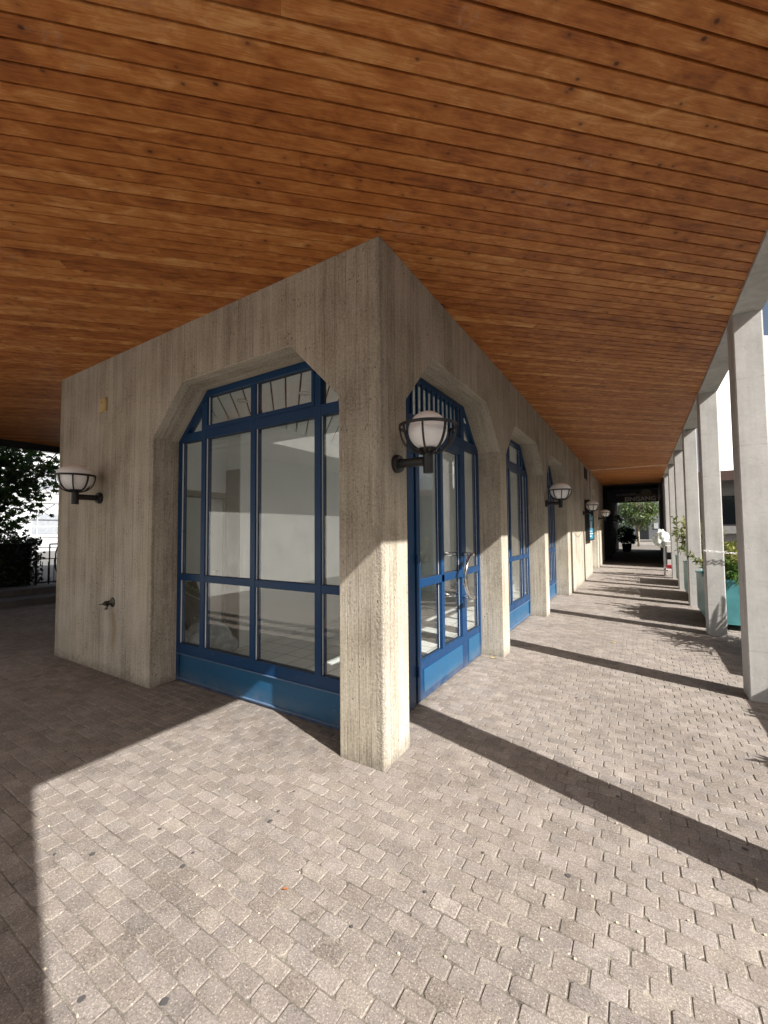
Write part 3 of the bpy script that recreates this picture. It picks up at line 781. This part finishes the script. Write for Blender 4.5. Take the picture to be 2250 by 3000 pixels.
# ------------------------------------------------------------------ foliage builders
def leaf_mesh(name, leaves, mat, parent, shape='oval'):
    """leaves: (pos, dir, normal, length, width, tone)"""
    V = []; F = []; T = []
    for p, d, nrm, L, w, tn in leaves:
        s = d.cross(nrm)
        if s.length < 1e-4: continue
        s.normalize(); n2 = s.cross(d); b = len(V)
        if shape == 'oval':
            q = [p, p+d*L*.35+s*w*.5-n2*L*.04, p+d*L*.75+s*w*.36-n2*L*.10, p+d*L-n2*L*.22, p+d*L*.75-s*w*.36-n2*L*.10, p+d*L*.35-s*w*.5-n2*L*.04]
            V += [tuple(a) for a in q]; F += [(b, b+1, b+2, b+3), (b, b+3, b+4, b+5)]; T += [tn]*6
        else:   # lobed maple-like
            q = [p]
            for k, (aa, rr) in enumerate(((-2.2, .35), (-1.5, .75), (-1.05, .42), (-.75, .92), (-.3, .5), (0, 1.05), (.3, .5), (.75, .92), (1.05, .42), (1.5, .75), (2.2, .35))):
                q.append(p+d*(L*.35)+(d*math.cos(aa)+s*math.sin(aa))*L*.62*rr - n2*L*.12*abs(math.sin(aa)))
            V += [tuple(a) for a in q]; F.append(tuple(range(b, b+len(q)))); T += [tn]*len(q)
    me = bpy.data.meshes.new(name); me.from_pydata(V, [], F)
    me.attributes.new('tone', 'FLOAT', 'POINT').data.foreach_set('value', T)
    me.materials.append(mat)
    o = bpy.data.objects.new(name, me); COL.objects.link(o); o.parent = parent
    return o
def rv(r): 
    while True:
        v = Vector((r.uniform(-1, 1), r.uniform(-1, 1), r.uniform(-1, 1)))
        if .05 < v.length < 1: return v.normalized()
def crown_leaves(r, blobs, n, L, droop=.35, clump=26, spread=.16):
    """leaf clumps scattered through ellipsoid blobs (centre, radii)"""
    out = []; tot = sum(b[1][0]*b[1][1]*b[1][2] for b in blobs)
    for c, rad in blobs:
        k = max(1, int(n*rad[0]*rad[1]*rad[2]/tot/clump))
        for _ in range(k):
            v = rv(r)*(r.random()**.42); cc = Vector((c[0]+v.x*rad[0], c[1]+v.y*rad[1], c[2]+v.z*rad[2])); t0 = r.random()
            for _ in range(clump):
                p = cc + rv(r)*(spread*r.random()**.5)
                d = (rv(r)+Vector((v.x*.6, v.y*.6, -droop))).normalized()
                nn = (rv(r)*.7+Vector((0, 0, 1))).normalized()
                l = L*r.uniform(.65, 1.2); out.append((p, d, nn, l, l*.55, min(1, max(0, t0*.6+r.random()*.4))))
    return out
BARK = simple('bark', (.085, .065, .045), .9, var=.35, scale=12, bump=.7)
def limb(mb, r, p, d, L, rad, depth):
    pts = [p]; q = p.copy(); dd = d.copy()
    for i in range(4):
        dd = (dd+rv(r)*.16+Vector((0, 0, .05))).normalized(); q = q+dd*(L/4); pts.append(q.copy())
    mb.tube(pts, [rad*(1-.14*i) for i in range(5)], 7)
    if depth:
        for k in range(3):
            limb(mb, r, pts[2+k % 3] if k < 2 else pts[4], (dd+rv(r)*.8).normalized(), L*.68, rad*.5, depth-1)

# ------------------------------------------------------------------ planters and their shrubs along the colonnade
PG = 'teal planter boxes along the colonnade'
def make_planter():
    root = empty('planter')
    m = MB(); L, Wd, z0, z1, th = 1.5, .70, .085, .755, .025
    m.box(0, Wd, 0, L, z0, z0+.03); m.box(0, th, 0, L, z0+.03, z1); m.box(Wd-th, Wd, 0, L, z0+.03, z1); m.box(th, Wd-th, 0, th, z0+.03, z1); m.box(th, Wd-th, L-th, L, z0+.03, z1)
    m.box(-.012, th+.01, -.012, L+.012, z1-.03, z1+.006); m.box(Wd-th-.01, Wd+.012, -.012, L+.012, z1-.03, z1+.006)
    m.box(th+.01, Wd-th-.01, -.012, th+.01, z1-.03, z1+.006); m.box(th+.01, Wd-th-.01, L-th-.01, L+.012, z1-.03, z1+.006)
    m.build('box', TEAL, root, bevel=.004)
    for (x, y) in ((.06, .1), (Wd-.06, .1), (.06, L-.1), (Wd-.06, L-.1)):
        m = MB(); m.tube([(x, y, 0), (x, y, .086)], .022, 10); m.build('leg', STEEL, root)
    m = MB(); m.box(th, Wd-th, th, L-th, z1-.09, z1-.05); m.build('soil', SOIL, root)
    return root
SHL = mk_leaf('shrub_leaf', (.075, .115, .035), (.40, .38, .15), .3)
FRL = mk_leaf('frond_leaf', (.04, .10, .03), (.12, .22, .06), .3)
def shrub(name, seed, loc, n_st, hgt, spread, L, w, label, cat, mat=SHL, group=None, ext=(.22, .6), dens=15):
    r = random.Random(seed); root = empty(name, loc); sm = MB(); lv = []
    for i in range(n_st):
        p = Vector((r.uniform(-ext[0], ext[0]), r.uniform(-ext[1], ext[1]), 0)); d = (Vector((r.uniform(-1, 1)*spread, r.uniform(-1, 1)*spread, 1))).normalized()
        h = hgt*r.uniform(.55, 1.1); pts = [p.copy()]; q = p.copy()
        for k in range(6):
            d = (d+rv(r)*.16-Vector((0, 0, .05*k*spread))).normalized(); q = q+d*(h/6); pts.append(q.copy())
        sm.tube(pts, [.007-.0008*k for k in range(7)], 5)
        tn0 = r.random()
        for k in range(1, 7):
            for _ in range(dens if k > 1 else 3):
                f = r.random(); pp = pts[k-1].lerp(pts[k], f)
                dd = (rv(r)+d*.8).normalized(); l = L*r.uniform(.6, 1.15)
                lv.append((pp, dd, (rv(r)*.5+Vector((0, 0, 1))).normalized(), l, l*w, min(1, max(0, tn0*.6+r.random()*.45))))
    sm.build('stem', BARK, root, smooth=True); leaf_mesh('foliage', lv, mat, root)
    return tag(root, label, cat, group)
plant_spots = [((2.30, 5.78, 0), 'teal planter box between the second and third columns, long side in shade'),
               ((2.30, 8.50, 0), 'teal planter box between the third and fourth columns, partly behind a column'),
               ((2.30, 11.15, 0), 'teal planter box between the fourth and fifth columns, mostly hidden by shrubs'),
               ((3.12, 3.15, 0), 'teal planter box set back outside the bay behind the nearest column'),
               ((3.12, 1.02, 0), 'teal planter box reflected in the glass of the entrance door')]
pl0 = make_planter()
for i, (loc, lab) in enumerate(plant_spots):
    o = pl0 if i == 0 else copy_tree(pl0)
    o.location = loc; tag(o, lab, 'planter', PG)
SG = 'shrubs growing in the planters'
shrub('leafy_shrub', 21, (2.66, 6.55, .70), 34, .62, .55, .11, .34, 'leafy green and yellow shrub in the planter beside the second column', 'shrub', group=SG)
shrub('leafy_shrub', 22, (2.62, 9.25, .70), 40, 1.1, .30, .12, .34, 'tall pale leafed shrub rising from the planter between the third and fourth columns', 'shrub', group=SG, dens=11)
shrub('leafy_shrub', 23, (2.62, 11.9, .70), 18, 1.0, .4, .11, .28, 'leafy shrub in the farthest teal planter', 'shrub', group=SG)
shrub('spiky_plant', 24, (3.40, 4.45, .70), 26, .50, .9, .30, .09, 'long leaved plant in the set back planter, shading the second column', 'plant', FRL, SG, ext=(.22, .5), dens=5)
shrub('spiky_plant', 26, (2.72, 6.02, .70), 12, .42, 1.0, .28, .09, 'long leaved plant drooping over the lit end of the planter by the second column', 'plant', FRL, SG, ext=(.24, .10), dens=5)
shrub('leafy_shrub', 25, (3.60, 1.75, .70), 24, .36, .6, .10, .3, 'bushy shrub in the planter reflected in the door glass', 'shrub', group=SG)

# ------------------------------------------------------------------ white plastic chain round the second column
def chain():
    m = MB(); path = []
    z = 1.20; yc = 5.27-.02
    P0 = [Vector((2.228, yc+.25, 1.215)), Vector((2.222, yc-.03, 1.218)), Vector((2.36, yc-.035, 1.205)), Vector((2.50, yc-.03, 1.192)), Vector((2.9, yc-.02, 1.16)), Vector((3.6, yc+.02, 1.11)), Vector((4.6, yc+.1, 1.14)), Vector((5.2, yc+.15, 1.2))]
    pts = []
    for a, b in zip(P0[:-1], P0[1:]):
        n = max(2, int((b-a).length/.004))
        for i in range(n): pts.append(a.lerp(b, i/n))
    acc = 0; last = pts[0]; k = 0; step = .037
    for p, q in zip(pts[:-1], pts[1:]):
        acc += (q-p).length
        if acc >= step:
            acc = 0; d = (q-p).normalized(); s = d.cross(Vector((0, 0, 1))).normalized(); w = s.cross(d)
            if k % 2: s, w = (s+w).normalized(), (w-s).normalized()
            else: s, w = (s-w).normalized(), (w+s).normalized()
            ring = []
            for i in range(12):
                t = 6.2832*i/12; ring.append(p+d*(.026*math.cos(t))+s*(.0135*math.sin(t)))
            m.tube(ring, .0036, 6, closed=True); k += 1
    o = m.build('barrier_chain', simple('white_plastic', (.82, .80, .78), .4), smooth=True)
    return tag(o, 'white plastic barrier chain slung round the second concrete column', 'chain')
chain()
m = MB()
for k in range(1, 5):
    y = 5.27+2.645*(k-1)+.2; pts = []
    for i in range(13):
        f = i/12; pts.append((2.27+.16*math.sin(f*3.14), y+2.5*f, 3.515-.16*math.sin(f*3.14)*(1-.3*f)))
    m.tube(pts, .007, 6)
tag(m.build('hanging_cable', BLACK, smooth=True), 'thin black cable sagging along the underside of the edge beam', 'cable')

# ------------------------------------------------------------------ notice case, entrance sign, stand
t = empty('notice_case', (0, 11.75, 1.2), label='narrow blue notice case with dark sides on the sunlit concrete wall', cat='notice case')
m = MB(); m.box(0, .10, 0, 1.35, 0, 1.2); m.box(0, .13, -.02, 0, -.02, 1.24); m.box(0, .13, 1.35, 1.37, -.02, 1.24); m.box(0, .13, 0, 1.35, 1.2, 1.24); m.box(0, .13, 0, 1.35, -.02, 0); m.build('case', DARK, t)
m = MB(); m.box(.10, .108, .02, 1.33, .02, 1.18); m.build('poster', simple('blue_poster', (.05, .26, .38), .3, var=.2), t)
m = MB()
for i, (y, z, a, b) in enumerate(((.2, .18, .9, .03), (.2, .26, .7, .02), (.5, .36, .3, .22), (.2, .66, .9, .015), (.2, .1, .5, .03))): m.box(.108, .110, y, y+a, z, z+b)
m.build('print', WHITEM, t)

SGN = empty('hanging_sign', (0, 22, 0), label='dark banner sign reading EINGANG with pale balls, hanging in the dark passage', cat='sign')
m = MB(); m.box(.02, 2.23, 0, .05, 2.86, 3.50); m.build('board', simple('navy_board', (.010, .011, .02), .5), SGN)
def text(body, size, loc, mat, parent, name):
    cu = bpy.data.curves.new(name, 'FONT'); cu.body = body; cu.size = size; cu.extrude = .006; cu.materials.append(mat)
    cu.offset = .005 if size > .2 else .002
    tmp = bpy.data.objects.new(name, cu); COL.objects.link(tmp)
    me = bpy.data.meshes.new_from_object(tmp); bpy.data.objects.remove(tmp)
    o = bpy.data.objects.new(name, me); COL.objects.link(o); o.parent = parent
    o.location = loc; o.rotation_euler = (math.pi/2, 0, 0)
    return o
TXT = simple('sign_white', (.75, .75, .74), .5); TXT2 = simple('sign_grey', (.42, .42, .45), .5)
text('EINGANG', .30, (.80, -.012, 2.93), TXT, SGN, 'lettering')
text('CASCADA', .16, (.58, -.012, 3.21), TXT2, SGN, 'lettering')
m = MB(); m.lathe([(.035, -.02), (.055, -.02), (.055, -.008), (.035, -.008), (.035, -.02)], 20, (.50, 0, 3.27), 'Y'); m.build('emblem', TXT2, SGN)
for (x, z, r, c) in ((1.73, 3.27, .24, (.20, .17, .12)), (1.46, 3.08, .20, (.19, .16, .11)), (2.02, 3.06, .20, (.17, .12, .09))):
    m = MB(); m.lathe([(0, -.010), (r*.6, -.009), (r, -.004), (r, 0)], 28, (x, 0, z), 'Y'); m.build('picture', simple('printed_ball', c, .6, var=.3, scale=9), SGN)
for x in (.3, 2.0):
    m = MB(); m.tube([(x, .02, 3.5), (x, .02, 3.515)], .01, 6); m.build('hanger', STEEL, SGN)

ST = empty('display_stand', (2.08, 13.75, 0), label='grey metal stand with dark boxes beside the columns at the end of the arcade', cat='stand')
for (x, y) in ((0, 0), (.28, 0), (0, .45), (.28, .45)):
    m = MB(); m.box(x-.02, x+.02, y-.02, y+.02, 0, 1.12); m.build('leg', STEEL, ST)
for z in (.22, .98, 1.10):
    m = MB(); m.box(-.02, .30, -.02, .47, z, z+.025); m.build('shelf', WHITEM, ST)
m = MB(); m.box(.06, .26, .05, .35, .62, .76); m.box(.05, .27, .05, .38, .54, .61); m.build('basket', DARK, ST, bevel=.01)
m = MB(); m.box(.05, .25, .05, .35, .24, .36); m.build('red_box', simple('red_plastic', (.5, .04, .06), .5), ST, bevel=.01)
def crumple(name, c, r, n, seed, mat, sq=(1, 1, 1), amp=.22):
    rr = random.Random(seed); bm = bmesh.new(); bmesh.ops.create_icosphere(bm, subdivisions=n, radius=1)
    dirs = [(rv(rr), rr.uniform(2, 6), rr.uniform(0, 6)) for _ in range(9)]
    for v in bm.verts:
        k = 1+amp*sum(abs(math.sin(v.co.dot(d)*f+p)) for d, f, p in dirs)/9*2-amp
        v.co = Vector((v.co.x*sq[0], v.co.y*sq[1], v.co.z*sq[2]))*(r*k)
    me = bpy.data.meshes.new(name); bm.to_mesh(me); bm.free(); me.materials.append(mat)
    o = bpy.data.objects.new(name, me); COL.objects.link(o); o.location = c
    return o
FILM = simple('pale_plastic_film', (.68, .72, .68), .3, var=.1, scale=12)
o = crumple('plastic_cover', (2.0, 13.85, 1.22), .22, 4, 4, FILM, (.75, .55, 1.0), .75); tag(o, 'crumpled pale plastic sheet draped over the metal stand', 'plastic cover')

# ------------------------------------------------------------------ bags inside the shop
def bag_mat():
    t = NT('printed_bag'); p = t.pos(); x, y, z = t.xyz(p)
    w = t.m('ADD', z, t.m('MULTIPLY', y, .5))
    a = t.m('ABSOLUTE', t.m('SUBTRACT', w, .80)); b = t.m('ABSOLUTE', t.m('SUBTRACT', w, .92))
    c = t.m('ABSOLUTE', t.m('SUBTRACT', w, .50))
    col = t.mix(t.mr(a, .006, .009, 1, 0), (.012, .012, .012), (.25, .36, .12))
    n = t.m('MULTIPLY', t.mr(b, .02, .03, 1, 0), t.mr(t.noise(t.vec(t.m('MULTIPLY', y, 30), 0, t.m('MULTIPLY', z, 30)), 1, 2), .5, .55, 0, 1))
    col = t.mix(n, col, (.12, .3, .06))
    s = t.m('MULTIPLY', t.mr(c, .022, .026, 1, 0), t.mr(y, -.04, -.03, 0, 1))
    col = t.mix(s, col, (.16, .36, .08))
    return t.fin(col, .38)
bm = bmesh.new(); bmesh.ops.create_cube(bm, size=1); bmesh.ops.subdivide_edges(bm, edges=bm.edges, cuts=7, use_grid_fill=True)
rb = random.Random(2); dd = [(rv(rb), rb.uniform(4, 11), rb.uniform(0, 6)) for _ in range(8)]
for v in bm.verts:
    z = v.co.z+.5; bulge = 1-.35*abs(2*z-.9)**2.2
    y = v.co.y*.50*(1-.25*max(0, z-.75)/.25); x = v.co.x*.22*bulge*(1-.8*max(0, z-.8)/.2)
    k = .012*sum(math.sin(v.co.dot(d)*f+p) for d, f, p in dd)
    v.co = Vector((x+k-.10*z, y+k, z*.90+k))
me = bpy.data.meshes.new('garden_bag'); bm.to_mesh(me); bm.free(); me.materials.append(bag_mat())
o = bpy.data.objects.new('garden_bag', me); COL.objects.link(o); o.location = (-3.10, .68, .012); o.rotation_euler = (0, 0, .5)
tag(o, 'tall black and green printed bag standing inside the left window', 'bag')
CLEAR = simple('clear_bag_film', (.42, .45, .45), .22, var=.2, scale=9)
o = crumple('clear_bag', (-2.86, .66, .25), .30, 4, 8, CLEAR, (.9, 1.0, .85), .45); tag(o, 'crumpled translucent plastic bag on the shop floor behind the left window', 'bag')

# ------------------------------------------------------------------ left background: steps, hedge, railing, tree, bright building
m = MB(); m.box(-40, -9.75, -6, 12, -.02, .15); m.box(-40, -10.35, -6, 12, .15, .30)
tag(m.build('steps', mk_smooth_concrete('step_concrete', (.10, .10, .1), (.19, .185, .18)), bevel=.01), kind='structure')
HD = mk_leaf('hedge_leaf', (.012, .026, .012), (.035, .06, .022), .15)
r = random.Random(31); root = empty('hedge', (-12, .2, .3), label='dark clipped hedge on the raised step under the maple tree', cat='hedge')
lv = []
for i in range(5200):
    p = Vector((r.uniform(-.9, .95), r.uniform(-3.0, 1.62), r.uniform(0, 1.12)))
    if r.random() < .65:
        k = r.randrange(3)
        if k == 0: p.x = .95+r.uniform(-.08, .1)
        elif k == 1: p.z = 1.12+r.uniform(-.1, .12)
        else: p.y = 1.62+r.uniform(-.08, .1)
    l = r.uniform(.06, .11); lv.append((p, rv(r), rv(r), l, l*.6, r.random()))
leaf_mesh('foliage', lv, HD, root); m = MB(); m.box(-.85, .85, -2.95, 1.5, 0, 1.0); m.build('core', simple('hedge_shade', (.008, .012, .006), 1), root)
MPL = mk_leaf('maple_leaf', (.022, .058, .022), (.10, .16, .05), .3)
def tree(name, loc, seed, trunk_h, blobs, n, L, mat, label, shape='oval', trad=.09, bark=BARK, clump=26, spread=.2):
    r = random.Random(seed); root = empty(name, loc); m = MB()
    top = Vector((0, 0, trunk_h))
    m.tube([(0, 0, -.02), (.01, .01, trunk_h*.5), tuple(top)], [trad*1.25, trad, trad*.85], 10)
    for b in blobs:
        c = Vector(b[0]); d = (c-top)
        if d.length > .1: limb(m, r, top-Vector((0, 0, .1)), d.normalized(), d.length*1.0, trad*.5, 2)
    m.build('trunk', bark, root, smooth=True)
    leaf_mesh('crown', crown_leaves(r, blobs, n, L, clump=clump, spread=spread), mat, root, shape)
    return tag(root, label, 'tree')
tree('maple_tree', (-12.3, .55, .3), 41, 1.3, [((0, 0, 2.6), (1.3, 1.5, 1.0)), ((.3, .9, 2.1), (.9, .75, .75)), ((-.3, -.9, 2.3), (1.1, 1.1, 1.2)), ((.4, 1.35, 2.9), (.8, .6, .6)), ((.2, .4, 1.5), (.9, .8, .5)), ((.5, -.6, 1.9), (.8, 1.2, .9)), ((.5, .2, 3.3), (1.0, 1.6, .6))], 6500, .19, MPL,
     'dark leafy maple tree behind the hedge at the left edge', 'maple', trad=.07, clump=9, spread=.3)
RA = empty('iron_railing', (-11, 1.75, .3), label='black wrought iron railing with rounded frames beside the hedge', cat='railing')
m = MB()
m.tube([(0, 0, .05), (0, 2.4, .05)], .018, 8); m.tube([(0, .28, .98), (0, 2.4, .98)], .018, 8); m.tube([(0, .02, 0), (0, .02, .75)], .022, 8); m.tube([(0, .28, 0), (0, .28, .98)], .016, 8)
for i in range(1, 20): m.tube([(0, .02+i*.12, .05), (0, .02+i*.12, .62 if i > 2 else .55)], .009, 6)
m.tube([(0, .02, .62), (0, 2.4, .62)], .012, 8)
m.build('bars', BLACK, RA, smooth=True)
for k in range(3):
    m = MB(); pts = []
    for i in range(28):
        t_ = 6.2832*i/28; cx = abs(math.cos(t_))**.55*math.copysign(1, math.cos(t_)); cy = abs(math.sin(t_))**.55*math.copysign(1, math.sin(t_))
        pts.append((.012, .62+k*.75+.22*cx, .58+.37*cy))
    m.tube(pts, .016, 8, closed=True); m.build('scroll_frame', BLACK, RA, smooth=True)

BW = simple('bright_render', (.50, .52, .54), .7, var=.05, scale=.6)
BB = empty('scaffolded_building', (-34, 4, 0), label='bright white building with scaffold lines beyond the hedge', cat='building')
m = MB(); m.box(-8, 0, -22, 26, 0, 13); m.build('wall', BW, BB)
m = MB()
for z in (1.3, 2.0, 3.2, 4.4, 5.1, 6.4, 8): m.tube([(.9, -22, z), (.9, 26, z)], .035, 6)
for y in range(-22, 27, 3): m.tube([(.9, y, 0), (.9, y, 12)], .035, 6)
for y in range(-21, 24, 6): m.tube([(.95, y, 2), (.95, y+3, 4.4)], .03, 6)
m.build('scaffold', simple('scaffold_tube', (.62, .64, .66), .5, .2), BB)
for y in range(-20, 26, 5):
    for z in (1.5, 4.6, 7.4):
        m = MB(); m.box(-.01, .03, y, y+1.6, z, z+1.4); m.build('window', simple('grey_glass', (.28, .30, .33), .15) if (y, z) == (-20, 1.5) else bpy.data.materials['grey_glass'], BB)

# ------------------------------------------------------------------ far end of the passage
FT = mk_leaf('far_leaf', (.022, .052, .02), (.20, .26, .10), .3)
tree('street_tree', (1.27, 39.2, 0), 51, 1.7, [((0, 0, 3.2), (1.5, 1.3, 1.4)), ((.9, -.2, 2.9), (.9, .9, .9)), ((-.7, 0, 2.6), (.7, .8, .8)), ((.5, 0, 2.0), (.8, .7, .5)), ((1.4, .2, 3.4), (.8, .8, .9))], 3800, .19, FT,
     'sunlit street tree with slim pale trunk beyond the dark passage', trad=.085, bark=simple('pale_bark', (.35, .29, .22), .9, var=.2, scale=10), clump=12, spread=.3)
t = empty('potted_bush', (.62, 30.2, 0), label='dark green bush in a black pot at the end of the dark passage', cat='potted plant')
m = MB(); m.lathe([(0, 0), (.24, 0), (.30, .5), (.27, .5), (.26, .45), (0, .45)], 24); m.build('pot', DARK, t)
r = random.Random(61); leaf_mesh('foliage', crown_leaves(r, [((0, 0, 1.1), (.55, .55, .65)), ((.25, 0, .9), (.45, .4, .3))], 2200, .13, clump=14, spread=.14), mk_leaf('bush_leaf', (.03, .10, .035), (.10, .22, .06), .3), t)
m = MB(); m.box(.3, 6, 43, 43.35, 0, .42); m.box(.25, 6, 42.95, 43.4, .42, .48); tag(m.build('low_wall', simple('pale_stone', (.5, .48, .45), .8, var=.15, scale=5), bevel=.01), 'low pale stone wall behind the street tree', 'wall')
FB = empty('far_house', (0, 52, 0), label='grey house with dark doorway seen through the end of the passage', cat='house')
m = MB(); m.box(-9, 14, 0, 8, 0, 5.8); m.build('wall', simple('grey_render', (.17, .175, .185), .8, var=.1, scale=1), FB)
m = MB(); m.box(1.15, 2.2, -.06, .02, 0, 2.3); m.build('door', DARK, FB)
m = MB(); m.box(.2, .75, -.06, .02, 0, 2.3); m.build('door', DARK, FB)
for x in (2.7, 3.3, 4.4): 
    m = MB(); m.box(x, x+.4, -.05, .02, 1.5, 2.1); m.build('window', BW, FB)
t = tree('poplar_tree', (-1.0, 47.0, 0), 52, 1.0, [((0, 0, 3.5), (1.6, 1, 2.6)), ((1.0, 0, 2.2), (1.0, .9, 1.5))], 1800, .24, mk_leaf('blue_green_leaf', (.05, .09, .07), (.16, .22, .17), .3), 'hazy blue green tree left of the sunlit street tree', clump=12, spread=.35)

# ------------------------------------------------------------------ across the yard on the right
NB = empty('neighbour_house', (3.9, 22, 0), label='low house with dark brown eaves and dark window seen between the columns', cat='house')
m = MB(); m.box(0, 12, 0, 6, 0, 3.9); m.build('wall', simple('brown_grey_render', (.28, .27, .26), .8, var=.1), NB)
m = MB(); m.box(-.5, 12.5, -1.1, 6.5, 3.9, 4.05); m.box(-.5, 12.5, -1.1, -1.04, 3.62, 3.9); m.build('roof', simple('brown_eaves', (.07, .035, .028), .6), NB)
m = MB(); m.box(.3, 3.6, -.05, .02, 1.7, 3.0); nw = m.build('window', simple('dark_window', (.012, .018, .03), .08), NB)
m = MB(); m.box(.2, 3.7, -.16, .02, 1.28, 1.62); m.build('sill', WHITEM, nw)
tree('yard_bush', (5.3, 17.5, 0), 71, 1.5, [((0, 0, 2.75), (.75, .6, .55)), ((.5, 0, 2.3), (.6, .5, .4))], 1200, .13, SHL, 'sunlit yellow green bush tree in front of the brown eaves', trad=.04, clump=12, spread=.16)

TH = empty('white_sky_block', (15, 62, 0), R(-30), label='white block added in place of bright sky above the brown eaves between the columns', cat='building')
TH.rotation_euler = (0, 0, R(32))  # added block, its white sunlit face stands in for bright sky
m = MB(); m.box(-8, 16, 0, 9, 0, 24); m.build('wall', simple('white_sky_render', (.86, .86, .85), .7, var=.03), TH)
for x in range(-3, 14, 4):
    for z in (10.5, 13.5, 16.5):
        m = MB(); m.box(x, x+1.3, -.04, .02, z, z+1.4); m.build('window', bpy.data.materials['grey_glass'], TH)
WH = empty('white_apartment_house', (17, -2, 0), label='white apartment house across the yard, reflected in the entrance door', cat='building')
m = MB(); m.box(0, 8, -26, 22, 0, 9.5); m.build('wall', simple('white_facade', (.82, .81, .79), .7, var=.04), WH)
for y in range(-24, 20, 4):
    for z in (1.0, 4.2):
        m = MB(); m.box(-.05, .02, y, y+1.5, z, z+1.6); m.build('window', bpy.data.materials['grey_glass'], WH)
tree('ash_tree', (9.5, 6.5, 0), 81, 1.9, [((0, 0, 3.2), (1.2, 1.6, 1.1)), ((0, 1, 2.6), (1, 1, .8))], 2600, .2, FT, 'green yard tree standing outside the colonnade, reflected in the door', clump=12, spread=.3)
SB = empty('rear_apartment_house', (-10, -23, 0), R(-35), label='pale apartment house behind the camera, reflected in the left window', cat='building')
m = MB(); m.box(-34, 22, -8, 0, 0, 22); m.build('wall', simple('pale_facade', (.82, .82, .81), .7, var=.05), SB)  # made tall to cut sky light, turned to whiten the window panes
for x in range(-32, 20, 4):
    for z in (1.2, 4.2, 7.2, 10.2, 13.2):
        m = MB(); m.box(x, x+1.7, -.02, .05, z, z+1.5); m.build('window', bpy.data.materials['grey_glass'], SB)
for z in (3.3, 6.3):
    m = MB(); m.box(-30, 10, 0, 1.3, z, z+.9); m.build('balcony', BW, SB)
tree('plane_tree', (-6.2, -15.5, 0), 82, 2.0, [((0, 0, 3.6), (1.9, 1.7, 1.5)), ((-1, 0, 3), (1.3, 1.2, 1.2)), ((1.2, .3, 3.1), (1.2, 1.1, 1))], 2600, .26, MPL, 'leafy tree behind the camera, reflected in the left window', clump=12, spread=.4)

# ------------------------------------------------------------------ small litter
def fallen(loc, L, rz, c, label):
    m = leaf_mesh('fallen_leaf', [(Vector((0, 0, .006)), Vector((1, 0, .03)).normalized(), Vector((0, .1, 1)).normalized(), L, L*.5, .5)], mk_leaf('dry_leaf', c, c, .2), None)
    m.location = loc; m.rotation_euler = (0, 0, rz)
    return tag(m, label, 'leaf')
fallen((-.16, 2.66, .004), .12, .3, (.55, .45, .15), 'yellow leaf lying at the foot of the second pillar')
fallen((.09, -.974, .004), .026, .8, (.45, .13, .04), 'tiny rust red leaf scrap on the sunlit pavers')
fallen((1.05, 4.15, .004), .10, .2, (.6, .5, .2), 'pale yellow leaf on the pavers between two column shadows')
